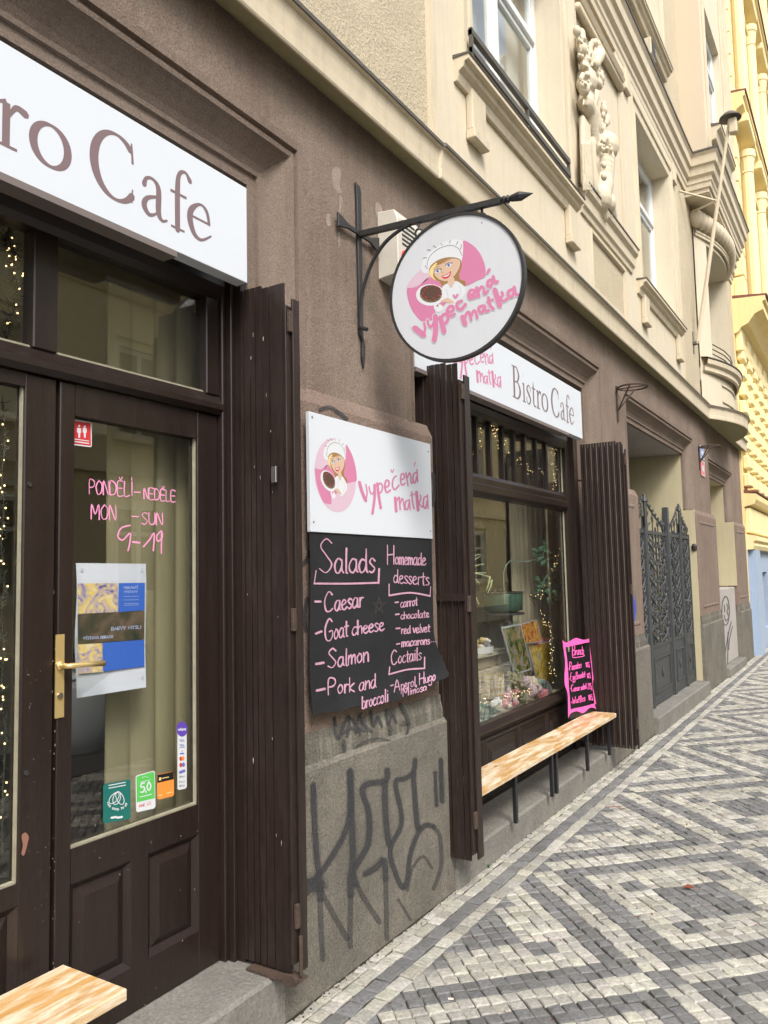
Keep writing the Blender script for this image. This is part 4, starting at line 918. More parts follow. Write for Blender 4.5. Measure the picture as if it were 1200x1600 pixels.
def spiral(cy, cz, r, turns, a0, s, n=16):
    return [(GXX, cy + s * r * (1 - k / n * .85) * math.cos(a0 + turns * 6.283 * k / n), cz + r * (1 - k / n * .85) * math.sin(a0 + turns * 6.283 * k / n)) for k in range(n + 1)]
def gate_leaf(y0, y1, zt, up):
    fr = MB(); t = .022
    fr.box(GXX - .018, GXX + .018, y0, y0 + t * 1.5, .165, zt + (.12 if up else 0)); fr.box(GXX - .018, GXX + .018, y1 - t * 1.5, y1, .165, zt)
    for z in (.165, .74, 1.92): fr.box(GXX - .014, GXX + .014, y0 + t, y1 - t, z, z + .035)
    fr.box(GXX - .008, GXX + .008, (y0 + y1) / 2 - .008, (y0 + y1) / 2 + .008, .76, 2.0)
    obj('leaf_frame', fr, 'gate', gate)
    obj('bottom_panel', B(GXX - .006, GXX + .006, y0 + t, y1 - t, .2, .74), 'gate', gate)
    mb = MB(); frame3(mb, y0 + .13, y1 - .13, .30, .62, [(0, .0065), (0, .02), (.02, .02), (.02, .0065)], GXX, True); mb.ell((GXX + .012, (y0 + y1) / 2, .46), (.012, .022, .05), 6); obj('panel_moulding', mb, 'gate', gate)
    mid = (y0 + y1) / 2; hw = (y1 - y0) / 2 - .03
    for zi in range(6):
        z = .79 + zi * .188
        for s_ in (-1, 1):
            mb = MB()
            cy = mid + s_ * hw * .5
            mb.tube(spiral(cy, z + .05, hw * .44, 1.5, -1.57, s_), .0095, 5); mb.tube(spiral(cy, z + .14, hw * .38, 1.4, 1.57, -s_), .0095, 5); mb.tube(spiral(mid + s_ * hw * .12, z + .10, hw * .2, 1.1, .5, s_, 10), .0075, 4); mb.tube(spiral(mid + s_ * hw * .88, z + .02, hw * .16, 1.1, 2.5, -s_, 10), .0075, 4)
            mb.tube([(GXX, mid + s_ * hw * .1, z - .02), (GXX + .01, mid + s_ * hw * .55, z + .05), (GXX + .006, mid + s_ * hw * .9, z + .12), (GXX, mid + s_ * hw * .3, z + .2)], [.006, .012, .010, .005], 5)
            mb.ell((GXX + .012, cy, z + .11), (.008, .02, .028), 5)
            obj('scroll', mb, 'gate', gate)
    # crest
    mb = MB(); pa = [(GXX, y0 + (y1 - y0) * k / 8, zt + (.28 * (1 - k / 8) ** 1.5 if up else .28 * (k / 8) ** 1.5) + .04) for k in range(9)]
    mb.tube(pa, .010, 5)
    for k in (1, 3, 5, 7): mb.tube(spiral(pa[k][1], (pa[k][2] + 1.95) / 2 + .02, .05, 1.3, 0, 1 if k % 4 == 1 else -1, 12), .007, 5); mb.tube([pa[k], (GXX, pa[k][1], 1.95)], .007, 5)
    for k in range(8): mb.ell((GXX + .006, pa[k][1] + .02, pa[k][2] + .02), (.012, .022, .022), 4)
    obj('crest', mb, 'gate', gate)
gate_leaf(7.70, 8.22, 1.98, False); gate_leaf(8.25, 9.22, 1.98, True); gate_leaf(9.32, 9.93, 1.98, False); gate_leaf(9.95, 10.49, 1.98, True)
for y in (8.235, 9.94): obj('gate_post', MB().tube([(GXX + .02, y, .16), (GXX + .02, y, 2.24), (GXX + .02, y, 2.25), (GXX + .02, y, 2.34)], [.017, .017, .028, .003], 8), 'gate', gate)
for y, z in ((8.33, 1.12), (10.0, 1.17)): obj('gate_handle', MB().tube([(GXX + .02, y, z), (GXX + .06, y, z), (GXX + .06, y + .11, z - .005)], .008, 6), 'steel', gate)
obj('gate_lamp', MB().lathe((.0, 10.50, 1.83), [(0, -.06), (.03, -.05), (.035, 0), (.02, .03), (0, .035)], 10), 'iron', gate)
# ------------------------------------------------------------------ last bay: low wall and recess
obj('recess_wall', MB().quad((-.115, 13.849, .1), (-.9, 13.849, .1), (-.9, 13.849, 2.9), (-.115, 13.849, 2.9)).quad((-.9, 12.05, .1), (-.9, 13.85, .1), (-.9, 13.85, 2.95), (-.9, 12.05, 2.95)).quad((-.115, 12.051, 2.898), (-.9, 12.051, 2.898), (-.9, 13.849, 2.898), (-.115, 13.849, 2.898)), 'reveal', bld)
obj('reveal_plaster', B(-.36, .022, 13.826, 13.8485, 1.26, 2.29), 'reveal', bld)
obj('recess_door', B(-.88, -.83, 12.3, 13.1, .1, 2.75), 'whitewood', bld, bevel=.01)
lw = obj('low_infill_wall', B(-.30, -.02, 12.06, 13.84, .12, 1.24), 'greyreveal', bld, bevel=.01)
z8 = PX(-.018).crop(1060, 700, 4.443); mb = MB()
ribbon(mb, ellipse(328, 1130, 26, 100, 16), 7, z8, .002, closed=True)
for pts in ([(318, 1090), (322, 1120), (318, 1140)], [(335, 1080), (345, 1110), (338, 1130), (345, 1160)], [(318, 1160), (330, 1200), (342, 1185)], [(368, 1205), (345, 1300), (325, 1430)], [(376, 1235), (355, 1330), (350, 1400)], [(345, 1280), (342, 1520)]): ribbon(mb, pts, 6, z8, .002)
obj('graffiti', mb, 'spray', bld)

# graffiti on the pier
z6 = PX(.0605).crop(450, 1080, 3.077); mb = MB(); fz = MB()
for pts, wd in (([(122, 450), (128, 620), (140, 800), (152, 900), (155, 1000)], 24), ([(60, 930), (110, 915), (160, 870), (220, 780), (270, 690), (298, 590), (302, 480), (300, 385)], 22), ([(300, 385), (305, 560), (312, 780), (308, 860), (300, 905), (302, 980)], 26),
                ([(55, 975), (100, 935), (150, 930)], 60), ([(478, 380), (468, 430), (385, 445), (358, 480), (383, 560), (393, 650), (383, 740), (342, 815), (315, 870), (330, 930)], 24), ([(466, 440), (468, 560), (478, 680), (488, 740)], 24), ([(370, 880), (420, 850), (462, 812), (470, 900)], 24),
                ([(612, 330), (603, 390), (560, 420), (522, 428), (520, 470), (543, 570), (543, 650), (500, 735), (494, 800), (528, 900), (555, 945), (574, 900), (588, 790), (622, 690), (660, 645), (700, 650)], 19), ([(603, 395), (610, 500), (622, 640), (632, 660)], 22),
                ([(708, 390), (715, 550)], 14), ([(735, 330), (741, 530)], 19)): ribbon(mb, pts, wd * 1.12, z6, .0018); ribbon(fz, pts, wd * 1.75, z6, .001)
obj('graffiti_overspray', fz, 'spray3', bld)
obj('graffiti', mb, 'spray', bld)
mb = MB()
for pts, wd in (([(155, 1000), (160, 1150), (168, 1290)], 26), ([(152, 950), (200, 1040), (285, 1190)], 28), ([(302, 980), (298, 1150), (300, 1230)], 26), ([(330, 930), (375, 1010), (440, 1110)], 26), ([(470, 900), (473, 1050), (475, 1190)], 24),
                ([(700, 650), (728, 690), (737, 760), (735, 850), (700, 950)], 20), ([(575, 960), (600, 850), (650, 795), (692, 850)], 14), ([(530, 1000), (590, 1100)], 14)): ribbon(mb, pts, wd, z6, .0015)
obj('faded_graffiti', mb, 'spray2', bld)
z6b = PX(.0535).crop(450, 1080, 3.077); z6c0 = PX(.0315).crop(450, 1080, 3.077); mb = MB()
def z6c(x, y, l=0):
    q_ = z6c0(x, y, 0); X_ = .0315 if q_.z > .955 else (.0365 + (.955 - q_.z) / .065 * .009 if q_.z > .89 else .0465)
    q_ = PX(X_).crop(450, 1080, 3.077)(x, y, 0); q_.x += l + .0015; return q_
for pts, wd in (([(330, 265), (380, 237), (440, 228), (495, 240)], 11), ([(268, 235), (275, 282)], 14), ([(490, 170), (497, 195)], 14), ([(552, 150), (582, 152), (572, 208)], 13)): ribbon(mb, pts, wd, z6b, .003)
for pts, wd in (([(222, 130), (228, 200), (242, 225), (262, 170), (290, 118), (290, 180), (282, 215)], 13), ([(295, 130), (325, 150), (345, 205)], 12), ([(350, 105), (330, 150), (325, 200)], 10), ([(340, 120), (370, 165), (400, 190)], 12), ([(395, 95), (412, 165), (430, 120), (450, 170)], 11), ([(470, 90), (480, 160), (500, 110), (520, 150)], 10), ([(535, 62), (565, 110), (578, 160)], 15), ([(260, 200), (310, 175), (380, 190)], 10)): ribbon(mb, pts, wd * 1.2, z6c, .0015)
for pts in ([(455, 884), (466, 888), (478, 876), (484, 862)], [(478, 985), (476, 960), (480, 935)], [(500, 640), (515, 636), (530, 645), (542, 655)], [(676, 740), (679, 760), (676, 790)]): ribbon(mb, pts, 6, PX(.0315), .0015)
obj('graffiti', mb, 'spray', bld)
z = PX(.0315).crop(940, 680, 3.477); mb = MB(); fill(mb, [(163, 860), (180, 890), (188, 940), (182, 1000), (172, 1055), (160, 1030), (150, 900)], z, .002); obj('blue_graffiti', mb, mat('blue spray', (.05, .08, .38), .6), bld)

random.seed(77)
cp_ = PX(GX + .0208); mb = MB()
def chipat(mp_, px, py, w_, h_):
    n_ = 7; fill(mb, [(px + w_ * math.cos(a) * random.uniform(.5, 1), py + h_ * math.sin(a) * random.uniform(.5, 1)) for a in [k * 6.283 / n_ for k in range(n_)]], mp_, random.uniform(0, .0002), False)
for k in range(45):
    x = random.choice([84 - random.uniform(-2.2, 2.2), random.uniform(84, 330)]); y = random.uniform(1262, 1590) if x > 92 else random.uniform(900, 1590)
    if 150 < x < 205 and y > 1500: continue
    chipat(cp_, x, y, random.uniform(.5, 1.3), random.uniform(.6, 3.2))
for k in range(26): chipat(cp_, random.uniform(42, 80), random.uniform(980, 1500), random.uniform(.5, 1.1), random.uniform(.5, 1.6))
o = obj('paint_chips', mb, mat('pale primer fleck', (.20, .165, .14), .8), bld); o['kind'] = 'stuff'
mb = MB(); sp_ = Plane((0, 2.1935, 0), (0, -1, 0))
for k in range(14): chipat(sp_, random.uniform(382, 440), random.uniform(470, 1470), random.uniform(.25, .6), random.uniform(.8, 6))
o = obj('paint_chips', mb, M['chip_pale'], bld); o['kind'] = 'stuff'
mb = MB()
for k in range(260):
    y = random.uniform(2.3, 9); x = .2 + random.random() ** 1.3 * 1.6; r_ = random.uniform(.0015, .0045); a = random.uniform(0, 3.14)
    mb.tube([(x, y, .005), (x + r_ * 2.2 * math.cos(a), y + r_ * 2.2 * math.sin(a), .005)], r_ * .6, 4)
tag(obj('crumbs', mb, 'leafred'), 'scattered brown crumbs and bits of bark on the paving', 'litter', kind='stuff')
for (px, py, a) in ((700, 1560, .4), (985, 1540, 1.2), (1120, 1300, 2.2)):
    q = onz(px, py, .008); tag(obj('cigarette_end', MB().tube([(q.x, q.y, .007), (q.x + .02 * math.cos(a), q.y + .02 * math.sin(a), .007)], .0036, 7), 'flowercream'), {700: 'cigarette end on the cobbles nearest the camera', 985: 'cigarette end on cobbles below the dry red leaf', 1120: 'cigarette end on cobbles beyond the dry red leaf'}[px], 'cigarette end')

# ================================================================== SIGNS
def print_part(name, mb, m_, parent): 
    return obj(name, mb, m_, parent)
def fascia(y0, y1, z0, z1, label):
    s_ = obj('sign_box', B(-.055, 0, y0, y1, z0, z1), 'white', bevel=.0015)
    s_.name = 'fascia_sign'; s_['label'] = label; s_['category'] = 'shop sign'; s_['group'] = 'white fascia signs over the cafe windows'
    t = MB().box(-.06, .004, y0, y1 - .35, z0 - .022, z0 - .001); obj('sign_trim', t, 'signtrim', s_)
    for yy in (y1 - .03, y1 - .012): pass
    obj('sign_edge', B(-.056, -.001, y1 + .0005, y1 + .005, z0, z1), 'signtrim', s_)
    return s_
S1 = fascia(-.58, 2.142, 2.636, 3.0, 'long white sign with plum letters directly over the glazed door')
S2 = fascia(3.40, 6.095, 2.596, 2.975, 'long white sign with pink script and plum letters over the display window')
mb = MB(); serif_text(mb, 'Bistro Cafe', .733, 2.712, .1312, wallmap(0), .0006); obj('lettering', mb, 'plum', S1)
mb = MB(); serif_text(mb, 'Bistro Cafe', 4.665, 2.675, .1325, wallmap(0), .0006); obj('lettering', mb, 'plum', S2)

# --- the cafe's script lettering and emblem, drawn once
hz = PX(.0804).crop(480, 640, 6)
SCRIPT = [([(490, 680), (515, 770), (550, 855)], 30), ([(550, 850), (562, 780), (550, 700)], 13), ([(580, 722), (590, 770), (612, 792), (632, 745)], 13), ([(632, 705), (632, 820), (612, 975)], 25), ([(657, 692), (670, 800), (690, 925)], 25), ([(662, 720), (682, 690), (705, 712), (700, 760), (675, 790)], 15),
 ([(730, 732), (765, 710), (763, 670), (740, 665), (728, 720), (745, 775), (780, 755)], 17), ([(835, 622), (807, 650), (800, 715), (822, 750), (860, 708)], 15), ([(785, 562), (798, 590), (812, 560)], 9), ([(875, 662), (910, 640), (905, 605), (883, 607), (875, 660), (888, 708), (918, 690)], 15),
 ([(925, 592), (945, 715)], 13), ([(940, 640), (958, 592), (970, 622), (975, 688), (992, 678)], 13), ([(1030, 592), (1000, 602), (992, 660), (1010, 688), (1030, 620)], 14), ([(1030, 562), (1036, 680)], 13), ([(1003, 530), (1015, 492)], 9),
 ([(825, 825), (835, 955)], 27), ([(838, 862), (860, 820), (868, 880), (872, 940)], 15), ([(872, 885), (890, 832), (905, 880), (912, 940)], 13), ([(955, 852), (925, 862), (918, 920), (940, 935), (957, 872)], 15), ([(958, 842), (966, 940)], 13), ([(980, 772), (988, 870), (1002, 930)], 15), ([(965, 807), (1010, 792)], 10),
 ([(1025, 772), (1040, 945)], 28), ([(1045, 882), (1066, 832), (1060, 800)], 13), ([(1045, 872), (1075, 912), (1092, 900)], 13), ([(1120, 812), (1095, 830), (1090, 900), (1110, 925), (1126, 850)], 15), ([(1128, 797), (1133, 930)], 13)]
ROUND = [([(262, 832), (300, 862), (338, 893)], 34), ([(338, 890), (350, 840), (343, 790)], 15), ([(372, 765), (378, 800), (402, 822), (425, 785)], 16), ([(437, 730), (440, 850), (428, 938)], 31), ([(480, 745), (495, 800), (512, 865)], 31), ([(485, 760), (502, 722), (532, 715), (545, 750), (528, 788), (503, 800)], 19),
 ([(540, 702), (585, 685), (588, 652), (560, 650), (538, 690), (555, 730), (602, 713)], 19), ([(662, 602), (627, 620), (625, 660), (658, 672), (695, 630)], 20), ([(592, 553), (608, 574), (627, 547)], 12), ([(720, 557), (765, 540), (770, 515), (740, 510), (722, 545), (735, 580), (787, 560)], 19),
 ([(790, 490), (806, 560)], 23), ([(803, 525), (830, 480), (850, 500), (857, 540), (887, 515)], 18), ([(925, 420), (890, 432), (885, 470), (908, 476), (930, 430)], 20), ([(930, 392), (944, 440), (967, 435)], 20), ([(881, 360), (899, 332)], 17),
 ([(670, 737), (691, 797)], 31), ([(682, 765), (705, 708), (725, 700), (742, 762)], 18), ([(740, 745), (760, 690), (778, 690), (795, 747)], 17), ([(850, 642), (812, 655), (810, 690), (838, 696), (860, 650)], 20), ([(855, 642), (868, 688), (895, 680)], 18), ([(890, 572), (905, 640), (932, 668)], 20), ([(880, 612), (930, 587)], 14),
 ([(945, 507), (986, 640)], 32), ([(985, 592), (1010, 552), (1005, 527)], 18), ([(985, 585), (1020, 602), (1062, 570)], 17), ([(1100, 502), (1062, 520), (1060, 558), (1090, 565), (1110, 520)], 20), ([(1110, 482), (1120, 540), (1140, 548)], 20)]
def emblem(parent, mapf, full):
    L = .0004; parts = {}
    def F(m_, pts, lv, sm=True):
        parts.setdefault(m_, MB()); fill(parts[m_], pts, mapf, L + lv * .00006, sm)
    def S(m_, pts, wd, lv):
        parts.setdefault(m_, MB()); ribbon(parts[m_], pts, wd, mapf, L + lv * .00006)
    circ = [(195, 500), (205, 590), (235, 670), (285, 735), (345, 782), (430, 790), (520, 760), (620, 690), (720, 560), (790, 480), (862, 395), (866, 330), (845, 250), (800, 170), (740, 115), (680, 90), (560, 90), (420, 150), (300, 260), (225, 380)]
    if full: parts['palepink'] = MB(); fill(parts['palepink'], ellipse(2.575, 1.957, .145, .150, 40), wallmap(.0802), .0003, False)
    F('pink', [(195, 500), (240, 492), (300, 470), (385, 400), (470, 430), (560, 560), (500, 650), (440, 690), (435, 755), (370, 772), (325, 775), (280, 735), (235, 670), (205, 590)], 1)
    F('pink', [(675, 90), (740, 115), (800, 170), (845, 250), (866, 330), (862, 395), (790, 430), (690, 475), (640, 440), (625, 400), (655, 320), (668, 200)], 1)
    F('palepink', [(195, 492), (215, 440), (260, 385), (325, 325), (345, 360), (388, 372), (385, 398), (330, 450), (260, 485)], 1)
    F('hat', [(325, 350), (318, 305), (345, 240), (400, 175), (470, 125), (560, 78), (640, 80), (672, 100), (672, 200), (662, 255), (640, 245), (560, 232), (480, 250), (420, 290), (388, 350), (350, 365)], 2)
    F('hair', [(385, 350), (395, 305), (440, 265), (500, 238), (580, 228), (645, 245), (662, 285), (655, 330), (640, 380), (650, 420), (692, 432), (690, 475), (650, 452), (600, 440), (560, 478), (520, 475), (500, 482), (470, 432), (430, 425), (398, 392)], 3)
    F('blond', [(388, 372), (398, 322), (440, 278), (450, 285), (425, 340), (420, 390), (445, 428), (410, 405)], 4)
    F('skin', [(425, 350), (442, 305), (490, 285), (540, 250), (600, 240), (647, 258), (642, 315), (612, 370), (578, 408), (530, 432), (480, 422), (440, 392)], 5)
    F('skin', [(548, 420), (590, 400), (602, 435), (575, 482), (545, 465)], 4)
    F('hat', [(495, 490), (545, 452), (572, 487), (605, 432), (655, 452), (692, 492), (690, 540), (640, 600), (590, 640), (555, 610), (500, 600)], 6)
    S('gline', [(545, 455), (572, 487), (602, 435)], 4, 8); S('gline', [(530, 500), (545, 560), (540, 600)], 4, 8); S('gline', [(640, 470), (655, 520), (630, 580)], 3, 8)
    F('hat', ellipse(395, 550, 122, 92, 18), 7); F('choc', ellipse(400, 545, 94, 70, 18), 9)
    F('red' if False else 'choc', ellipse(400, 520, 92, 54, 18), 10)
    for x, y in ((368, 487), (412, 468), (452, 478), (482, 508), (330, 538), (355, 568), (422, 575), (470, 555), (345, 505)): F('red', ellipse(x, y, 7, 6, 6), 12, False)
    for k in range(22):
        a = .15 + 2.85 * k / 21; F('blond', ellipse(400 + 88 * math.cos(a), 545 + 62 * math.sin(a) - 4 * (k % 3), 3, 3, 4), 12, False)
    F('skin', [(480, 605), (530, 578), (572, 588), (602, 620), (560, 618), (520, 612)], 8)
    F('hat', [(425, 640), (480, 632), (505, 660), (475, 695), (440, 688)], 8); F('hair', [(455, 628), (460, 637), (470, 640), (461, 645), (464, 655), (455, 648), (446, 655), (449, 645), (441, 640), (451, 637)], 9, False)
    for cx, cy, rr in ((456, 345, 1), (550, 294, 1)):
        F('hat', ellipse(cx, cy, 26, 17, 12, -.35), 7); F('blueeye', ellipse(cx + 1, cy + 1, 11, 13, 10), 8); F('black', ellipse(cx + 1, cy + 1, 5, 6, 8), 9); F('hat', ellipse(cx + 4, cy - 4, 3, 3, 6), 10)
        S('black', [(cx - 26, cy + 6), (cx - 8, cy - 15), (cx + 14, cy - 17), (cx + 32, cy - 14)], 5, 11); S('black', [(cx + 22, cy - 14), (cx + 30, cy - 24)], 3, 11)
    S('hair', [(420, 335), (438, 315), (472, 308)], 5, 8); S('hair', [(512, 285), (530, 260), (565, 250)], 5, 8); S('hair', [(490, 330), (490, 358), (507, 362)], 3, 8)
    F('red', [(492, 387), (530, 375), (570, 348), (565, 382), (542, 406), (515, 413), (500, 402)], 8); F('hat', [(500, 389), (535, 380), (564, 358), (548, 385), (520, 397)], 10)
    S('line', [(368, 300), (372, 262), (400, 210), (460, 160), (520, 135), (580, 128), (635, 155), (665, 215)], 4, 6)
    for a, b in (((370, 165), (397, 168)), ((420, 130), (445, 146)), ((485, 112), (497, 127)), ((567, 80), (558, 107)), ((632, 93), (614, 122)), ((335, 235), (366, 232)), ((350, 300), (370, 328)), ((662, 120), (652, 160))): S('line', [a, b], 5, 6)
    names = dict(pink='emblem_disc', palepink='emblem_tint', hat='chef_hat_and_jacket', hair='hair', blond='highlights', skin='face', gline='fold_lines', choc='cake', red='cherries_and_lips', blueeye='iris', black='lashes', line='outline')
    for m_, mb in parts.items(): obj(names[m_], mb, m_, parent)
# round hanging sign: its own disc across the wall, at right angles to it
YS = 2.85; rc = Vector((.503, YS, 2.727)); RAD = .302
mb = MB().lathe(rc, [(0, -.009), (RAD, -.009), (RAD, .009), (0, .009)], 64, 'Y')
disc = obj('hanging_sign', mb, 'discwhite', label='round pale grey sign with pink chef emblem hanging from an iron bracket', cat='hanging sign')
disc_loc = WL[disc]
mb = MB().lathe(rc, [(RAD - .004, -.014), (RAD + .007, -.014), (RAD + .007, .014), (RAD - .004, .014), (RAD - .004, -.014)], 64, 'Y'); obj('sign_rim', mb, 'iron', disc, smooth=False)
rz = Plane((0, YS - .0092, 0), (0, -1, 0)).crop(600, 360, 5.4545)
emblem(disc, rz, False)
mb = MB()
for pts, wd in ROUND: ribbon(mb, pts, wd * 1.45 + 12, rz, .0011, sub=4)
obj('lettering_halo', mb, 'discwhite', disc)
mb = MB()
for pts, wd in ROUND: ribbon(mb, pts, wd * 1.45, rz, .0014)
obj('lettering', mb, 'pink', disc)
# iron bracket
br = thing('sign_bracket', 'black wrought iron wall bracket with spear tip carrying the round sign', 'bracket', (0, YS, 3.05))
BZ = 3.055
mb = MB().prism([(2.893, 3.32), (2.905, 3.30), (2.90, 2.62), (2.915, 2.58), (2.91, 2.52), (2.90, 2.475), (2.888, 2.53), (2.893, 2.60), (2.872, 2.63), (2.868, 3.28), (2.862, 3.33)], 0, .004, .016); obj('wall_strap', mb, 'iron', br, bevel=.002)
mb = MB().prism([(2.70, 3.125), (2.70, 3.06), (2.78, 3.078), (2.96, 3.078), (3.035, 3.05), (3.035, 3.13), (2.96, 3.10), (2.78, 3.10)], 0, .0165, .028); obj('cross_strap', mb, 'iron', br, bevel=.002)
mb = MB().tube([(.028, 2.872, 3.085), (.72, 2.85, 3.040)], .0165, 4, sq=True); mb.tube([(.72, 2.85, 3.04), (.735, 2.85, 3.039), (.74, 2.85, 3.039), (.75, 2.85, 3.038), (.757, 2.85, 3.038), (.765, 2.85, 3.037), (.80, 2.85, 3.036), (.855, 2.85, 3.033)], [.012, .018, .010, .018, .010, .014, .02, .001], 8); obj('spear_arm', mb, 'iron', br)
arcp = [(.018, 2.87, 2.66), (.02, 2.87, 2.72), (.035, 2.87, 2.82), (.085, 2.868, 2.93), (.16, 2.865, 3.01), (.25, 2.862, 3.05), (.29, 2.86, 3.055)]
obj('curved_brace', MB().tube(smooth_path([(.055, 2.87, 2.64), (.025, 2.87, 2.655)] + arcp, 4), .009, 6), 'iron', br)
def link(c, r, a, t=.0055): return MB().tube([(c[0] + r * math.cos(x) * math.cos(a), c[1] + r * math.cos(x) * math.sin(a), c[2] + r * 1.25 * math.sin(x)) for x in [k * math.pi / 7 for k in range(15)]], t, 6)
for x in (.335, .63):
    zt = 3.065 - x * .04
    obj('eye_bolt', MB().tube([(x, 2.86, zt + .02), (x, 2.86, zt - .03)], .006, 6), 'iron', br)
    for k, c in enumerate(((x, 2.86, zt - .045), (x, 2.86, zt - .073), (x + (.02 if x < .5 else -.01), 2.855, zt - .10))): 
        if x > .5 and k == 2: continue
        obj('chain_link', link(c, .016, k * 1.57 + .4), 'iron', br)

# --- alarm box
al = obj('alarm_box', MB().prism([(0, 2.94), (.10, 2.95), (.112, 2.98), (.112, 3.22), (.095, 3.26), (0, 3.27)], 1, 3.06, 3.31), mat('aged white plastic', (.62, .58, .50), .5, .05, 20, .3, 5), bevel=.004, label='yellowed white alarm box with louvres on the wall behind the round sign', cat='alarm box')
for k in range(6): obj('louvre', B(.1122, .1145, 3.10, 3.22, 3.10 + k * .022, 3.108 + k * .022), 'black', al)
obj('beacon', MB().ell((.118, 3.12, 3.03), (.02, .035, .045), 8), 'red', al, smooth=True)

# --- menu board on the pier: white header above a curling chalkboard film
hd = obj('header_board', B(.062, .080, 2.402, 3.385, 1.722, 2.19), 'white', label='white board with pink chef emblem screwed to the stone pier', cat='sign board', bevel=.0015)
def hdmap(x, y, l=0):
    P_ = rz(x, y, 0); return Vector((.0802 + l, 2.575 + (P_.x - .458) * .79, 1.957 + (P_.z - 2.752) * .84))
emblem(hd, hdmap, True)
mb = MB()
for pts, wd in SCRIPT: ribbon(mb, pts, wd, hz, .0004)
obj('lettering', mb, 'pink', hd)
for y, z in ((2.42, 2.17), (3.36, 2.15), (2.42, 1.76), (3.36, 1.76)): obj('screw', MB().lathe((.0802, y, z), [(0, 0), (.005, 0), (.004, .002), (0, .002)], 8, 'X'), 'steel', hd)
def hd2(f): return lambda x, y, l=0: (lambda q: Vector((.0 + l, 4.354 + (q.y - 3.231) * 1.13, 2.93 + (q.z - 2.085) * 1.07)))(f(x, y, 0))
mb = MB()
for pts, wd in SCRIPT: ribbon(mb, pts, wd, hd2(hz), .0006)
obj('script_lettering', mb, 'pink', S2)
# hanging chalk film with ragged, curling lower edge
edge_l = lambda z: 2.400 + .006 * math.sin(z * 9); 
def edge_r(z): return 3.385 + (.075 * max(0, (1.25 - z) / .2) if z < 1.25 else 0)
def curl(y, z):
    t = max(0, (y - 2.95) / .5) * max(0, (1.30 - z) / .28); return .055 * t * t + .012 * max(0, (1.2 - z) / .2) ** 2 + .004 * math.sin(y * 7) * max(0, 1.7 - z)
chm = MB(); rows = []; nz_, ny_ = 22, 22
for i in range(nz_ + 1):
    row = []
    for j in range(ny_ + 1):
        u = j / ny_; zb = 1.030 - .022 * math.sin(math.pi * u) + .004 * math.sin(u * 9) + .006 * math.sin(u * 31) + (.0 if u < .8 else .03 * (u - .8) * 5)
        z = 1.7215 + (zb - 1.7215) * i / nz_
        y = edge_l(z) + (edge_r(z) - edge_l(z)) * u + (.008 * math.sin(z * 40) if u > .97 and z < 1.2 else 0)
        row.append((.072 + curl(y, z), y, z))
    rows.append(row)
chm.sheet(rows)
cbd = obj('chalk_menu', chm, 'chalkboard', label='black chalk menu headed Salads hanging under the white board, its corner curling', cat='menu board')
sd_ = cbd.modifiers.new('thickness', 'SOLIDIFY'); sd_.thickness = .0025; sd_.offset = 0
cz = PX(.073).crop(450, 830, 4)
def cmap(x, y, l=0):
    c_ = 0
    for _ in range(5):
        P_ = PX(.0725 + c_).crop(450, 830, 4)(x, y, 0); c_ = curl(P_.y, P_.z)
    return Vector((.0725 + c_ + l, P_.y, P_.z))
mb = MB(); K = .003
for t_, p0, p1, h_, w_, cp in (('Salads', (190, 262), (545, 258), 88, 13, 2.45), ('Caesar', (222, 507), (470, 472), 62, 13, 2.0), ('Goat', (225, 692), (375, 655), 62, 12, 2.2), ('cheese', (395, 650), (600, 618), 50, 12, 2), ('Salmon', (245, 858), (505, 812), 58, 12, 2.1), ('Pork', (248, 1022), (415, 1000), 52, 12, 1.9), ('and', (440, 1000), (550, 975), 52, 11, 2), ('broccoli', (458, 1112), (625, 1062), 46, 10, 2),
                            ('Homemade', (618, 207), (860, 212), 46, 10, 2.6), ('desserts', (655, 322), (882, 340), 50, 9, 2), ('carrot', (698, 477), (808, 462), 32, 9, 2), ('chocolate', (700, 550), (880, 537), 27, 8, 2), ('red velvet', (703, 642), (885, 628), 30, 9, 2), ('macarons', (706, 722), (885, 705), 30, 9, 2), ('Coctails', (640, 835), (832, 802), 45, 8, 2), ('Aperol, Hugo', (660, 1005), (920, 930), 34, 8, 2.1), ('Mimosa', (715, 1035), (865, 992), 26, 7, 2)):
    word(mb, t_, p0, p1, h_, w_ * .85, cmap, cap=cp, lift=K)
for pts, w_ in (([(172, 245), (160, 325)], 6), ([(160, 327), (360, 328), (560, 322)], 12), ([(562, 325), (566, 235)], 12), ([(628, 330), (628, 400)], 7), ([(628, 402), (760, 385), (885, 405)], 11), ([(885, 405), (888, 345)], 5), ([(632, 848), (627, 895)], 7), ([(627, 895), (740, 865), (850, 857)], 10), ([(850, 857), (850, 787)], 8),
               ([(166, 440), (200, 440)], 14), ([(170, 640), (206, 626)], 14), ([(172, 830), (218, 822)], 16), ([(176, 996), (226, 985)], 16), ([(666, 446), (685, 443)], 10), ([(668, 521), (690, 518)], 10), ([(672, 608), (695, 606)], 10), ([(675, 706), (695, 702)], 8), ([(638, 966), (655, 960)], 8), ([(893, 690), (895, 691)], 5), ([(905, 690), (907, 691)], 5), ([(917, 690), (919, 691)], 5)):
    ribbon(mb, pts, w_, cmap, K)
obj('chalk_writing', mb, 'chalk', cbd)
mb = MB()      # rubbed-out star ghost
for a in range(5): ribbon(mb, [(565 + 40 * math.sin(a * 2.513), 465 - 55 * math.cos(a * 2.513)), (565 + 40 * math.sin((a + 1) * 2.513), 465 - 55 * math.cos((a + 1) * 2.513))], 5, cmap, .0025)
obj('rubbed_out_star', mb, mat('faint chalk ghost', (.05, .04, .042), .8), cbd)

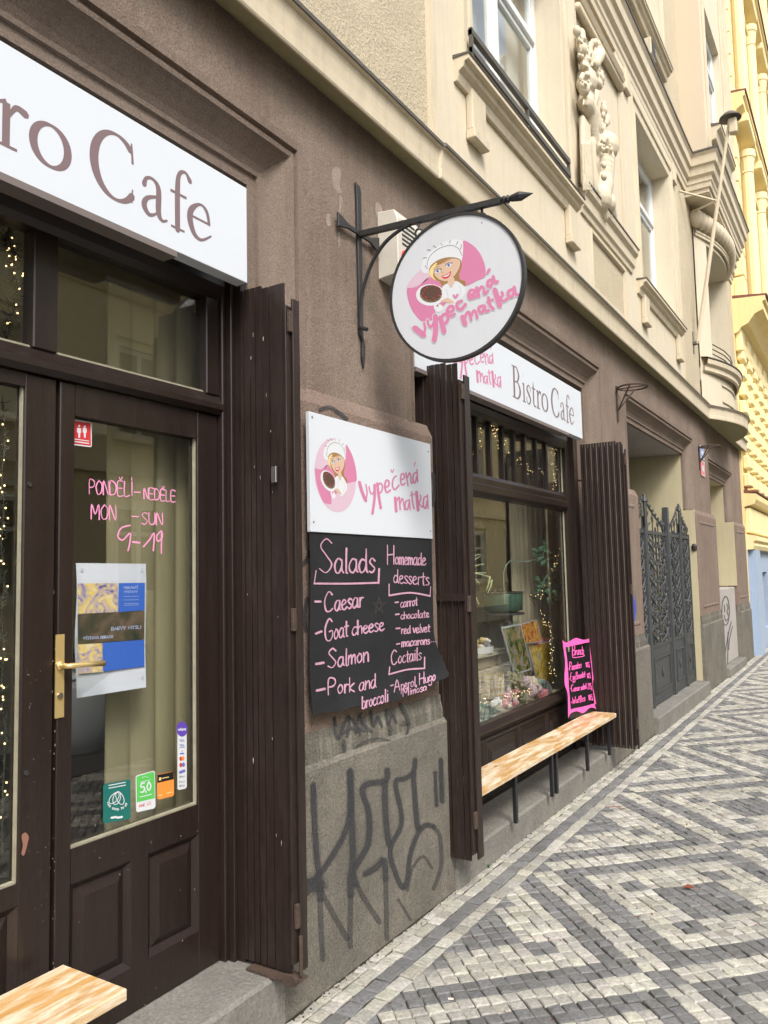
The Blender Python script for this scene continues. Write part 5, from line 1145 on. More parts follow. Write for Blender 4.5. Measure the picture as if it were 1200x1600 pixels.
# ================================================================== BENCHES and the brunch board
def bench(y0, y1, x0, x1, zt, legs, label, boards=1, foot=0.152):
    t = thing('bench', label, 'bench', ((x0 + x1) / 2, (y0 + y1) / 2, foot), 'narrow wooden benches along the cafe front')
    wd = (x1 - x0) / boards
    for k in range(boards): obj('seat_board', B(x0 + k * wd + .001, x0 + (k + 1) * wd - .001, y0, y1, zt - .032, zt), 'bench', t, bevel=.004)
    for y in legs:
        obj('leg', B(x1 - .06, x1 - .038, y - .014, y + .014, foot, zt - .033), 'black', t, bevel=.003)
        if foot < .1: obj('leg', B(x0 + .035, x0 + .06, y - .02, y + .02, foot, zt - .033), 'iron', t, bevel=.003)
        obj('brace', B(x0 + .0605, x1 - .0605, y - .012, y + .012, zt - .10, zt - .075), 'iron', t)
    return t
bench(3.63, 4.83, -.045, .165, .462, (4.21, 4.80), 'worn varnished bench section nearest the graffitied pier')
bench(4.838, 6.12, -.045, .165, .460, (4.88, 5.52, 6.06), 'worn varnished bench section with the pink framed board standing on it')
bench(-.35, 1.475, -.115, .155, .475, (1.38, -.2), 'pale worn bench end in the lower left corner before the door', foot=.0)

P0 = Vector((-.062, 5.70, .462)); P1 = Vector((-.01, 6.105, .462)); e1 = (P1 - P0).normalized(); nb = Vector((e1.y, -e1.x, 0)); tilt = (Vector((0, 0, 1)) - nb * .07).normalized(); nn = e1.cross(tilt).normalized()
W_, H_ = (P1 - P0).length, .485
def bq(u, v, l=0): return P0 + e1 * (u * W_) + tilt * (v * H_) + nn * l
mb = MB(); mb.add([bq(u, v, l) for l in (-.012, 0) for u, v in ((0, 0), (1, 0), (1, 1), (0, 1))], [(0, 1, 2, 3), (4, 5, 6, 7), (0, 1, 5, 4), (1, 2, 6, 5), (2, 3, 7, 6), (3, 0, 4, 7)])
bb = obj('brunch_board', mb, 'black', label='small black board with wavy hot pink frame standing on the bench', cat='menu board')
bz = Plane(P0 + nn * .0, nn).crop(870, 980, 10.667)
mb = MB()
def strip(outer, inner):
    a, b = smooth_path(outer, 6), smooth_path(inner, 6); n_ = min(len(a), len(b)); mb.add([bz(p[0], p[1], .0015) for p in a[:n_]] + [bz(p[0], p[1], .0015) for p in b[:n_]], [(i, i + 1, n_ + i + 1, n_ + i) for i in range(n_ - 1)])
strip([(95, 215), (150, 255), (220, 230), (320, 180), (440, 210), (520, 195), (575, 145)], [(140, 335), (210, 322), (280, 305), (350, 290), (420, 275), (480, 262), (545, 250)])
strip([(95, 217), (118, 400), (140, 600), (128, 800), (135, 960), (180, 1100), (188, 1290), (190, 1520)], [(140, 337), (165, 480), (180, 640), (192, 800), (200, 980), (212, 1130), (222, 1260), (230, 1372)])
strip([(575, 147), (570, 350), (578, 540), (608, 680), (612, 850), (600, 960), (632, 1150), (655, 1290)], [(545, 252), (555, 400), (562, 540), (580, 680), (590, 850), (598, 1000), (612, 1130), (625, 1268)])
strip([(190, 1520), (230, 1440), (330, 1400), (440, 1430), (540, 1350), (600, 1340), (655, 1365)], [(228, 1374), (300, 1352), (360, 1340), (430, 1325), (490, 1310), (560, 1290), (626, 1268)])
obj('pink_frame', mb, 'neon', bb)
mb = MB()
for t_, p0, p1, h_, w_, cp in (('Brunch', (262, 470), (452, 445), 75, 15, 2.2), ('Pancakes', (215, 722), (412, 672), 62, 12, 2.2), ('185,', (480, 668), (552, 658), 46, 12, 1.7), ('Egg', (232, 888), (310, 872), 60, 11, 2), ('Benedict', (322, 868), (475, 828), 60, 11, 1.9), ('165,', (500, 850), (572, 842), 46, 12, 1.7),
                            ('Caesar', (240, 1075), (385, 1050), 55, 11, 2.2), ('salad', (400, 1050), (492, 1020), 55, 12, 2), ('215,', (515, 1025), (588, 1032), 55, 12, 1.7), ('Waffles', (262, 1280), (475, 1225), 58, 12, 1.9), ('105,', (525, 1222), (605, 1205), 52, 12, 1.7)): word(mb, t_, p0, p1, h_, w_, bz, cap=cp, lift=.0018, sub=3)
for pts in ([(262, 490), (290, 505), (445, 482), (440, 440)],): ribbon(mb, pts, 14, bz, .0018)
for x, y in ((200, 690), (215, 860), (232, 1020), (248, 1250)): ribbon(mb, [(x, y), (x + 4, y + 4)], 16, bz, .0018)
obj('pink_writing', mb, 'neon', bb)

# ================================================================== things on the door glass
gz = PX(GX - .0025); gl = lambda cx, cy, k: gz.crop(cx, cy, k)
DL = 'pink writing of opening hours on the door glass'
mb = MB(); dz = gl(0, 450, 2.4)
word(mb, 'PONDĚLÍ', (335, 772), (500, 780), 26, 4.5, dz, cap=2.0, lift=.0008); word(mb, 'NEDĚLE', (540, 790), (662, 802), 22, 4.5, dz, cap=1.85, lift=.0008)
word(mb, 'MON', (342, 866), (440, 872), 28, 4.5, dz, cap=2, lift=.0008); word(mb, 'SUN', (530, 886), (615, 890), 24, 4.5, dz, cap=1.9, lift=.0008)
for pts, w_ in (([(502, 765), (526, 766)], 4), ([(495, 856), (520, 857)], 4), ([(498, 952), (524, 955)], 7), ([(488, 890), (455, 900), (442, 930), (460, 945), (488, 920), (486, 960), (480, 985)], 5.5), ([(538, 970), (560, 945), (578, 920), (575, 985)], 5.5), ([(605, 910), (588, 930), (592, 950), (608, 935), (606, 915), (605, 995)], 5)): ribbon(mb, pts, w_, dz, .0008)
t = obj('window_writing', mb, 'glasspink', label='pink handwritten opening hours in marker on the door glass', cat='writing')
pz = gl(100, 860, 3.638)
def quadp(mb, a, b, c, d, mapf, lift): mb.add([mapf(*p, lift) for p in (a, b, c, d)], [(0, 1, 2, 3)])
mb = MB(); rows = []
for i in range(9):
    v = i / 8; rows.append([pz(67 + (465 - 67) * u + (6 * math.sin(v * 8) if u == 0 else 3 * math.sin(v * 7)), (72 + 4 * u) + ((840 - 62 * u) - (72 + 4 * u)) * v, -.004 + .003 * math.sin(v * 6 + u * 2)) for u in [k / 6 for k in range(7)]])
mb.sheet(rows); po = obj('poster', mb, 'paper', label='white paper poster with blue and painted panels taped inside the door glass', cat='poster')
def pq(name, pts, m_, lift=.0012): mb = MB(); quadp(mb, *pts, pz, lift); return obj(name, mb, m_, po)
pq('picture_panel', [(78, 188), (306, 186), (306, 350), (80, 360)], 'art1'); pq('blue_panel', [(312, 186), (460, 184), (458, 340), (310, 350)], 'blue'); pq('picture_panel', [(78, 365), (458, 345), (456, 505), (80, 530)], 'art2'); pq('picture_panel', [(80, 535), (218, 526), (218, 690), (82, 702)], 'art1'); pq('blue_panel', [(222, 525), (456, 508), (458, 660), (224, 688)], 'blue')
mb = MB()
word(mb, 'VERNISÁŽ', (338, 218), (424, 216), 7, 2.5, pz, lift=.0018, jit=0, sub=1); word(mb, 'VÝSTAVY', (340, 242), (420, 240), 7, 2.5, pz, lift=.0018, jit=0, sub=1); word(mb, 'BARVY  MYSLI', (270, 455), (440, 444), 11, 3.2, pz, lift=.0018, jit=0, sub=1); word(mb, 'VÝSTAVA OBRAZŮ'.replace('Ů', 'U'), (110, 508), (280, 497), 9, 3, pz, lift=.0018, jit=0, sub=1)
for y in (262, 282, 303, 312): ribbon(mb, [(340, y), (425, y - 2)], 2, pz, .0018, sub=1)
obj('poster_print', mb, mat('pale lettering', (.35, .42, .6), .5), po)
for x, y in ((103, 110), (445, 110), (85, 800), (447, 720)): mb = MB(); fill(mb, ellipse(x, y, 7, 9, 8), pz, .002, False); obj('sticky_tab', mb, 'gline', po)
def sticker(name, pts, m_, label, rnd=True):
    mb = MB(); P_ = []
    n_ = len(pts)
    if rnd:
        for i, p in enumerate(pts):
            q0, q1 = pts[i - 1], pts[(i + 1) % n_]
            for q_ in (q0, q1):
                d = math.hypot(q_[0] - p[0], q_[1] - p[1]); k = min(.3, 9 / d); P_.append((p[0] + (q_[0] - p[0]) * k, p[1] + (q_[1] - p[1]) * k))
    else: P_ = pts
    fill(mb, P_, pz, .0004, False); return obj(name, mb, m_, label=label, cat='sticker', group='stickers on the door glass')
st = sticker('sticker', [(222, 1330), (378, 1300), (378, 1525), (222, 1553)], 'teal', 'dark teal square sticker with white petal symbol, lowest left on the door glass')
mb = MB()
for c_, r_ in ((300, .5), (318, -.2), (285, .9)): ribbon(mb, ellipse(c_, 1408, 20, 38, 12, r_ - .2), 4, pz, .001, closed=True)
for k, ch in enumerate('TOO GOOD TO GO'):
    a = 2.75 - k * .185; x, y = 302 + 56 * math.cos(a), 1425 + 50 * math.sin(a)
    if ch != ' ': word(mb, ch, (x - 5, y + 3 - (a - 1.5) * 2), (x + 6, y + 3 + (a - 1.5) * -3), 7, 3, pz, lift=.001, jit=0, sub=1)
for y in (1332, 1348): ribbon(mb, [(255, y + 4), (350, y - 14)], 5, pz, .001, sub=1)
for x0, x1 in ((270, 298), (302, 330)): ribbon(mb, [(x0, 1520), (x1, 1515)], 12, pz, .001, sub=1)
obj('sticker_print', mb, 'hat', st)
st = sticker('sticker', [(407, 1280), (517, 1250), (520, 1465), (410, 1490)], 'hat', 'white and green rounded sticker reading 5,0 beside the teal one')
mb = MB(); fill(mb, [(412, 1290), (420, 1283), (505, 1258), (514, 1265), (516, 1408), (414, 1432)], pz, .0009, False); obj('green_field', mb, 'green', st)
mb = MB(); word(mb, '5,0', (434, 1378), (500, 1362), 22, 8, pz, cap=2.3, lift=.0014, jit=0, sub=2)
ribbon(mb, [(432, 1402), (498, 1386)], 5, pz, .0014, sub=1); ribbon(mb, [(435, 1318), (490, 1304)], 3, pz, .0014, sub=1)
for k in range(5): ribbon(mb, [(445 + k * 8, 1292 - 6 * math.sin(k * .78)), (447 + k * 8, 1291 - 6 * math.sin(k * .78))], 4, pz, .0014)
obj('sticker_print', mb, 'hat', st); mb = MB(); word(mb, 'MARVIZ'[:3], (428, 1462), (460, 1452), 10, 3, pz, cap=1.7, lift=.0009, sub=1); word(mb, 'CZ', (470, 1450), (497, 1442), 9, 3, pz, lift=.0009, sub=1); obj('signature', mb, 'red', st)
st = sticker('sticker', [(530, 1275), (624, 1255), (626, 1395), (530, 1418)], 'orange', 'orange sticker with black top band between green and payment stickers')
mb = MB(); quadp(mb, (531, 1277), (623, 1257), (624, 1300), (531, 1322), pz, .0009); obj('black_band', mb, 'black', st)
mb = MB(); quadp(mb, (540, 1292), (553, 1289), (553, 1306), (540, 1309), pz, .0014); ribbon(mb, [(558, 1296), (595, 1288)], 5, pz, .0014, sub=1); ribbon(mb, [(540, 1394), (558, 1390)], 6, pz, .0014, sub=1); ribbon(mb, [(585, 1380), (615, 1373)], 6, pz, .0014, sub=1); obj('sticker_print', mb, 'blond', st)
st = sticker('sticker', [(645, 1000), (697, 1000), (698, 1352), (645, 1364)], 'hat', 'tall narrow white payment card sticker with purple top disc', True)
mb = MB(); fill(mb, ellipse(671, 1016, 31, 43, 20), pz, .0009, False); obj('purple_disc', mb, 'purple', st)
mb = MB(); word(mb, 'SafePay'.replace('S', 's').replace('P', 'p'), (648, 1024), (694, 1020), 8, 3, pz, lift=.0014, jit=0, sub=1); obj('sticker_print', mb, 'hat', st)
mb = MB(); word(mb, 'VISA', (656, 1088), (686, 1086), 8, 2.6, pz, lift=.0009, jit=0, sub=1); word(mb, 'VISA', (657, 1116), (686, 1114), 8, 2.6, pz, lift=.0009, jit=0, sub=1); ribbon(mb, [(657, 1122), (686, 1120)], 3, pz, .0009, sub=1); ribbon(mb, [(662, 1155), (680, 1154)], 8, pz, .0009, sub=1); ribbon(mb, [(660, 1262), (684, 1252)], 16, pz, .0009, sub=1); fill(mb, ellipse(679, 1218, 9, 13, 10), pz, .0009, False); obj('card_marks', mb, 'blueeye', st)
mb = MB(); fill(mb, ellipse(664, 1184, 8, 13, 10), pz, .0009, False); fill(mb, ellipse(664, 1220, 8, 13, 10), pz, .0008, False); ribbon(mb, [(668, 1140), (674, 1140)], 4, pz, .0009, sub=1); obj('card_marks', mb, 'red', st)
mb = MB(); fill(mb, ellipse(677, 1182, 9, 13, 10), pz, .0011, False); obj('card_marks', mb, 'orange', st)
mb = MB()
for y, t_ in ((1292, 'GPAY'), (1322, 'PAY'), (1344, 'GPAY')): word(mb, t_, (655, y), (688, y - 2), 6, 2, pz, lift=.0009, jit=0, sub=1)
obj('card_marks', mb, 'line', st)
zt_ = gl(0, 450, 2.4)
mb = MB(); fill(mb, [(268, 498), (273, 492), (339, 503), (344, 509), (344, 592), (339, 597), (272, 588), (267, 582)], zt_, .0004, False)
st = obj('sticker', mb, 'hat', label='red and white toilet sign sticker in the top left corner of the door glass', cat='sticker', group='stickers on the door glass')
mb = MB(); fill(mb, [(271, 497), (340, 507), (341, 592), (271, 583)], zt_, .0009, False); obj('red_field', mb, 'red', st)
mb = MB()
for cx in (297, 318):
    fill(mb, ellipse(cx, 517 + (cx - 297) * .15, 4, 5, 8), zt_, .0014, False); fill(mb, [(cx - 7, 524), (cx + 7, 526), (cx + 7, 542), (cx + 4, 544), (cx + 3, 562), (cx - 3, 561), (cx - 4, 543), (cx - 8, 541)], zt_, .0014, False)
ribbon(mb, [(278, 566), (333, 574)], 3, zt_, .0014, sub=1); ribbon(mb, [(278, 575), (333, 583)], 4, zt_, .0014, sub=1); obj('sticker_print', mb, 'hat', st)

# ================================================================== INSIDE
at0 = lambda px, py, X: PX(X)(px, py)
inn = obj('cafe_room', MB().quad((-4.2, -2.9, .16), (-4.2, 7.4, .16), (-4.2, 7.4, 3.2), (-4.2, -2.9, 3.2)).quad((-4.2, 7.4, .16), (-.36, 7.4, .16), (-.36, 7.4, 3.2), (-4.2, 7.4, 3.2)).quad((-4.2, -2.9, .16), (-.36, -2.9, .16), (-.36, -2.9, 3.2), (-4.2, -2.9, 3.2)).quad((-4.2, -2.9, 3.2), (-.36, -2.9, 3.2), (-.36, 7.4, 3.2), (-4.2, 7.4, 3.2)), 'room', bld)
obj('room_floor', MB().quad((-4.2, -2.9, .165), (-.36, -2.9, .165), (-.36, 7.4, .165), (-4.2, 7.4, .165)), 'roomfloor', bld)
def drape(y0, y1, X, z0, z1, pitch, amp, label, slope=0, m_='curtain'):
    rows = []; n_ = int((y1 - y0) / pitch * 14)
    ys_ = [y0 + (y1 - y0) * k / n_ for k in range(n_ + 1)]
    prof_ = [abs(math.sin(math.pi * y / pitch)) ** .45 * amp + .3 * amp * math.sin(y * 23) for y in ys_]
    for z in (z0, (z0 + z1) / 2, z1): rows.append([(X + p_ + slope * (y - y0), y, z) for y, p_ in zip(ys_, prof_)])
    return obj('curtain', MB().sheet(rows), m_, label=label, cat='curtain', smooth=True)
drape(1.775, 2.30, -.33, .2, 2.60, .105, .018, 'olive pleated curtain hanging behind the door glass')
drape(5.95, 7.35, -.60, .62, 2.55, .10, .018, 'olive pleated curtain at the right end of the display window', -.02, 'curtain2')
drape(3.7, 7.2, -1.15, .6, 3.1, .16, .02, 'beige curtain closing off the back of the window display', 0, 'curtain2')
q = at0(118, 1175, -.75); tb_ = obj('grey_tub', MB().lathe((q.x, q.y, q.z), [(0, 0), (.10, .01), (.16, .10), (.175, .26), (.18, .30), (.17, .30), (.15, .1), (0, .05)], 24), 'gline', label='rounded grey tub standing in the dark behind the left edge of the door glass', cat='tub', smooth=True)
obj('tub_rim', MB().lathe((q.x, q.y, q.z), [(.165, .296), (.19, .298), (.19, .315), (.165, .317)], 24), 'hat', tb_); obj('tub_stand', B(q.x - .12, q.x + .12, q.y - .12, q.y + .12, .166, q.z), 'roomfloor', tb_)
ob = obj('ceiling_spotlight', B(-1.25, -1.05, 1.95, 2.15, 3.17, 3.199), 'whitewood', label='recessed round ceiling spotlight seen through the fanlight over the door', cat='ceiling light'); obj('lamp_ring', MB().lathe((-1.15, 2.05, 3.168), [(0, -.01), (.06, -.012), (.07, 0), (0, 0)], 16), 'hat', ob)
def fairy(name, path, X, n, spread, label, seed, wirer=.0025):
    random.seed(seed); f_ = PX(X); t = thing(name, label, 'string lights', f_(*path[0][:2]), 'fairy light strings behind the cafe glass')
    S_ = smooth_path(path, 10); wire = MB(); P_ = [f_(p[0], p[1]) for p in S_]
    wire.tube(P_, wirer, 4)
    for k in range(0, len(P_)):
        for j in range(5):
            c_ = P_[k]; d = Vector((random.gauss(0, .5), random.gauss(0, 1), random.gauss(0, 1))) * spread; wire.tube([c_, c_ + d], [.0016, .0006], 3)
    obj('tinsel', wire, 'wire', t, kind='stuff')
    me_ = mesh_of('bulb', MB().ell((0, 0, 0), .0028, 4), 'bulb')
    for k in range(n):
        c_ = P_[random.randrange(len(P_))] + Vector((random.gauss(0, .3), random.gauss(0, 1), random.gauss(0, 1))) * spread * .8
        o = bpy.data.objects.new('bulb', me_); COL.objects.link(o); o.parent = t; o.location = c_ - WL[t]
    return t
tm = lambda x, y: (720 + x / 6.667, 640 + y / 6.667)
fairy('string_lights', [tm(*p) for p in ((40, 440), (100, 400), (180, 330), (230, 200), (270, 130), (330, 180), (390, 220), (370, 300), (410, 420), (460, 340), (500, 500), (530, 580), (600, 540), (660, 560), (700, 640), (740, 690), (800, 640), (850, 620), (900, 600), (940, 500), (970, 430), (1000, 500), (970, 620), (975, 700), (980, 790))], -.27, 130, .028, 'gold fairy lights looped behind the small panes over the display window', 3)
fairy('string_lights', [(893, 790), (885, 830), (870, 870), (862, 895), (850, 920), (840, 935), (828, 930)], -.30, 26, .02, 'gold fairy lights trailing among the leaves in the display window', 4)
fairy('string_lights', [(846, 962), (858, 975), (863, 1000), (861, 1030), (866, 1060)], -.26, 50, .03, 'gold fairy lights twisted in a dark bundle beside the food photographs', 5)
fairy('string_lights', [(2, 342), (14, 355), (8, 380), (22, 395), (20, 430), (26, 465), (14, 500), (10, 530)], -.29, 26, .02, 'gold fairy lights in the left fanlight corner', 6)
fairy('string_lights', [(4, 630), (8, 690), (3, 740), (6, 800), (2, 850), (7, 900), (3, 960), (6, 1020), (2, 1080), (8, 1150), (4, 1250), (3, 1340)], -.25, 34, .01, 'gold fairy lights hanging down behind the left door leaf', 8)
# display shelf of rough stone with a pale top
random.seed(21)
sh = thing('stone_shelf', 'low sandstone block wall with pale shelf inside the display window', 'shelf', (-.6, 5.2, .587))
for r_ in range(4):
    y = 4.45 + (r_ % 2) * .07
    while y < 5.75:
        L = random.uniform(.12, .21); obj('stone', B(-.66, -.56 + random.uniform(-.012, .012), y + .005, y + L - .005, .59 + r_ * .086, .672 + r_ * .086), 'stone', sh, bevel=.008); y += L
obj('shelf_board', B(-.72, -.53, 4.4, 5.78, .936, .962), 'stoneshelf', sh, bevel=.005)
obj('display_base', B(-1.03, GX - .04, 3.87, 6.3, .48, .585), 'stoneshelf', sh)
DZ = .587
iz = lambda X, cx=720, cy=980, k=6.667: PX(X).crop(cx, cy, k)
def at(px, py, X): return PX(X)(px, py)
# tray with lemon and macaroon heap
q = at(748, 1003, -.62); tr = obj('cake_tray', MB().lathe((q.x, q.y, .963), [(0, 0), (.105, 0), (.11, .045), (.105, .047), (.10, .01), (0, .008)], 24), 'ceramic', label='white printed tray heaped with pale sweets on the stone shelf', cat='tray')
for k in range(22):
    a = random.uniform(0, 6.28); r_ = random.uniform(0, .085); obj('sweet', MB().ell((q.x + r_ * math.cos(a), q.y + r_ * math.sin(a), 1.0 + random.uniform(0, .06)), (.024, .026, .018), 5), random.choice(['flowercream', 'ceramic', 'blond']), tr, smooth=True)
# food photographs standing in the window
def picture(X, pts, m_, label):
    f_ = iz(X); c_ = [f_(*p, 0) for p in pts]; nrm = Vector((1, 0, 0)); mb = MB(); mb.add([c - nrm * .008 for c in c_] + c_, [(0, 1, 2, 3), (4, 5, 6, 7), (0, 1, 5, 4), (1, 2, 6, 5), (2, 3, 7, 6), (3, 0, 4, 7)])
    o = obj('food_photograph', mb, 'paper', label=label, cat='photograph', group='food photographs in the display window'); cc = sum(c_, Vector()) / 4
    mb = MB(); mb.add([cc + (c - cc) * .93 + nrm * .001 for c in c_], [(0, 1, 2, 3)]); obj('print', mb, m_, o); return o
picture(-.44, [(425, 0), (620, -40), (745, 440), (560, 500)], 'food3', 'food photograph of dark salad leaves leaning behind the cork bottle')
picture(-.45, [(620, -30), (790, -80), (850, 150), (668, 175)], 'food1', 'food photograph of orange and red fruit, upper of two by the gold bundle')
picture(-.48, [(690, 170), (930, 145), (1040, 600), (800, 560)], 'food2', 'tall food photograph of yellow pasta behind the brunch board')
picture(-.52, [(800, -80), (960, -100), (1010, 130), (850, 150)], 'food2', 'small food photograph partly hidden behind the gold light bundle')
# glass bottle full of corks
q = at(804, 1090, -.33); bt = obj('cork_bottle', MB().lathe((q.x, q.y, DZ), [(0, .0), (.085, .0), (.088, .16), (.07, .22), (.035, .28), (.028, .42), (.035, .60), (.05, .62)], 20), 'clear', label='tall clear glass bottle filled with wine corks', cat='bottle', smooth=True)
for k in range(46):
    a = random.uniform(0, 6.28); r_ = random.uniform(.01, .06); z = DZ + .015 + k * .0052; c_ = Vector((q.x + r_ * math.cos(a), q.y + r_ * math.sin(a), z)); d = Vector((random.uniform(-1, 1), random.uniform(-1, 1), random.uniform(-.5, .5))).normalized() * .02
    obj('cork', MB().tube([c_ - d, c_ + d], .0115, 7), 'cork', bt)
# hanging green bowl, handled dish
q = at(786, 945, -.55); gb_ = obj('glass_bowl', MB().lathe((q.x, q.y, q.z), [(0, -.055), (.10, -.055), (.15, -.04), (.155, .09), (.15, .095), (.145, -.03), (0, -.045)], 24), 'greenglass', label='dark green bowl with looped handle standing behind the photographs', cat='bowl', smooth=True)
obj('bowl_rim', MB().lathe((q.x, q.y, q.z), [(.15, .088), (.165, .092), (.165, .10), (.15, .10)], 24), 'darkgrey', gb_); obj('bowl_foot', MB().lathe((q.x, q.y, q.z), [(0, -.075), (.16, -.075), (.165, -.06), (0, -.056)], 24), 'darkgrey', gb_)
obj('handle', MB().tube([(q.x, q.y - .05 + .10 * math.cos(a), q.z + .10 + .03 * math.sin(a)) for a in [k * math.pi / 8 for k in range(9)]], .005, 6), 'darkgrey', gb_)
obj('bowl_stand', MB().lathe((q.x, q.y, 0), [(.09, .588), (.10, .60), (.05, .75), (.06, .85), (.12, q.z - .077)], 18), 'clear', gb_, smooth=True)
# spider plant and branch of leaves
random.seed(31)
f_ = PX(-.34).crop(720, 860, 6.667); sp = thing('spider_plant', 'pale green strap leaved plant at the left edge of the display window', 'plant', f_(20, 215))
for pts in ([(20, 215), (100, 130), (200, 60)], [(20, 220), (120, 170), (240, 140)], [(20, 225), (120, 230), (265, 235)], [(20, 232), (160, 240), (305, 275)], [(20, 235), (110, 260), (190, 340)], [(20, 80), (100, 60), (210, 40)], [(30, 445), (90, 480), (150, 550)], [(40, 600), (70, 640), (100, 700)], [(60, 280), (120, 400), (190, 560)], [(305, 275), (290, 350), (270, 410)], [(325, 310), (310, 380), (280, 440)]):
    mb = MB(); ribbon(mb, [(x, y, 17 - 11 * k / max(len(pts) - 1, 1)) for k, (x, y) in enumerate(pts)], 0, f_, random.uniform(0, .04)); 
    mb2 = MB(); mb2.add(mb.v, mb.f); obj('leaf', mb2, 'strip', sp)
f_ = PX(-.36).crop(720, 860, 6.667); br_ = thing('leafy_branch', 'trailing branch of dark green oval leaves high in the display window', 'plant', f_(880, 50))
mb = MB(); mb.tube([f_(*p) for p in smooth_path([(900, -120), (860, 0), (880, 100), (960, 210), (1040, 230)], 5)], .003, 5); mb.tube([f_(*p) for p in smooth_path([(900, 250), (860, 340), (940, 370), (1000, 360)], 5)], .0025, 5); mb.tube([f_(*p) for p in smooth_path([(940, 340), (930, 450), (950, 520)], 5)], .0025, 5)
mb.tube([f_(*p) for p in smooth_path([(780, 95), (660, 120), (520, 110), (450, 220), (450, 420), (460, 560)], 6)], .004, 5); obj('stem', mb, 'bluegreen', br_)
lv = [(790, 45, 60, 22, .1), (840, -20, 50, 25, -.6), (900, 10, 55, 24, .5), (880, -60, 50, 22, 1.2), (820, 90, 50, 22, -.4), (910, 90, 45, 18, .1), (930, 170, 60, 24, .9), (1000, 150, 48, 20, 2.0), (975, 240, 40, 22, -.4), (1020, 265, 35, 22, 1.4), (1065, 280, 34, 28, -.9), (1080, 395, 45, 38, .8), (1030, 385, 50, 26, .3), (960, 320, 55, 22, -.7), (905, 290, 40, 24, 1.0), (880, 350, 60, 26, .3), (910, 425, 38, 32, .7), (815, 425, 50, 20, -.2), (830, 380, 50, 22, .3), (910, 520, 48, 17, 1.5), (955, 530, 48, 17, 1.2), (1000, 505, 42, 18, .6), (980, 440, 38, 25, 1.3), (800, 300, 40, 28, .9), (770, 0, 40, 20, .6), (860, 130, 42, 24, -.8), (1000, 330, 38, 20, -.3)]
for cx, cy, rx, ry, ro in lv:
    mb = MB(); L_ = random.uniform(-.03, .06); pts = ellipse(cx, cy, rx * .9, ry, 10, ro); tip = (cx + rx * 1.15 * math.cos(ro), cy + rx * 1.15 * math.sin(ro)); pts[0] = tip
    mb.add([f_(cx, cy, L_ + .012)] + [f_(p[0], p[1], L_ - .004 * (k % 3)) for k, p in enumerate(pts)], [(0, 1 + k, 1 + (k + 1) % 10) for k in range(10)]); obj('leaf', mb, 'foliage', br_, smooth=True)
# bouquet, flowers, gold straws, eucalyptus
def flower(t, c_, r_, m_):
    mb = MB()
    for ring, (n_, rr, zz) in enumerate(((6, 1, 0), (5, .68, .25), (4, .38, .45))):
        for k in range(n_):
            a = 6.283 * k / n_ + ring * .5; mb.ell((c_[0] + r_ * rr * .5 * math.cos(a) * .6 + r_ * zz, c_[1] + r_ * rr * .6 * math.cos(a), c_[2] + r_ * rr * .6 * math.sin(a)), (r_ * .3, r_ * .42, r_ * .42), 5)
    obj('flower', mb, m_, t, smooth=True)
q = at(850, 1082, -.26); t = thing('bouquet', 'small bouquet of pink and cream roses wrapped in paper inside the window', 'bouquet', (q.x, q.y, DZ))
f_ = iz(-.27)
for x, y, r_, m_ in ((740, 580, .055, 'flowercream'), (680, 560, .04, 'flowerlilac'), (740, 660, .05, 'flowerlilac'), (850, 690, .055, 'flowerpink'), (800, 640, .04, 'flowerlilac'), (700, 610, .035, 'flowercream')): flower(t, f_(x, y, random.uniform(-.03, .02)), r_, m_)
mb = MB(); fill(mb, [(790, 560), (860, 540), (930, 590), (950, 650), (925, 715), (860, 745), (800, 700)], f_, -.05, True); obj('wrapping', mb, 'paper', t)
mb = MB()
for x, y in ((820, 590), (850, 600), (880, 615), (840, 570)): mb.ell(f_(x, y, .0), (.012, .03, .014), 5)
obj('leaf', mb, 'bluegreen', t)
q = at(790, 1100, -.24); t = thing('flower_jar', 'faded lilac and white flowers low at the front of the display window', 'flowers', (q.x, q.y, DZ))
f_ = iz(-.25)
for k in range(22): flower(t, f_(random.uniform(455, 580), random.uniform(650, 830), random.uniform(-.04, .01)), random.uniform(.016, .026), random.choice(['flowerlilac', 'flowercream', 'flowerpink']))
for x, y, m_ in ((345, 790, 'ceramic'), (395, 805, 'flowercream'), (455, 800, 'flowerpink'), (380, 770, 'ceramic')): flower(t, f_(x, y, 0), .03, m_)
t = thing('eucalyptus', 'grey green eucalyptus leaves with white flowers in the lower left of the display', 'plant', at(752, 1110, -.27)); f_ = iz(-.26)
for k in range(90):
    x, y = random.uniform(80, 380), random.uniform(770, 990); 
    if x > 330 and y > 900 or y > 1010 - (x - 80) * .25: continue
    c_ = f_(x, y, random.uniform(-.07, .0)); a = random.uniform(0, 6.28); r_ = random.uniform(.018, .03); mb = MB(); u_ = Vector((random.uniform(-.6, .6), math.cos(a), math.sin(a))).normalized(); v_ = u_.cross(Vector((1, 0, 0))).normalized()
    mb.add([c_ + (u_ * math.cos(b) + v_ * math.sin(b) * .9) * r_ for b in [j * math.pi / 4 for j in range(8)]], [tuple(range(8))]); obj('leaf', mb, 'bluegreen', t)
for k in range(7): flower(t, f_(78 + random.uniform(-12, 14), 850 + k * 26, 0), .02, 'ceramic')
t = thing('gold_straws', 'bunch of gold striped straws and ribbons standing in the display window', 'straws', at(755, 1080, -.30)); f_ = iz(-.31)
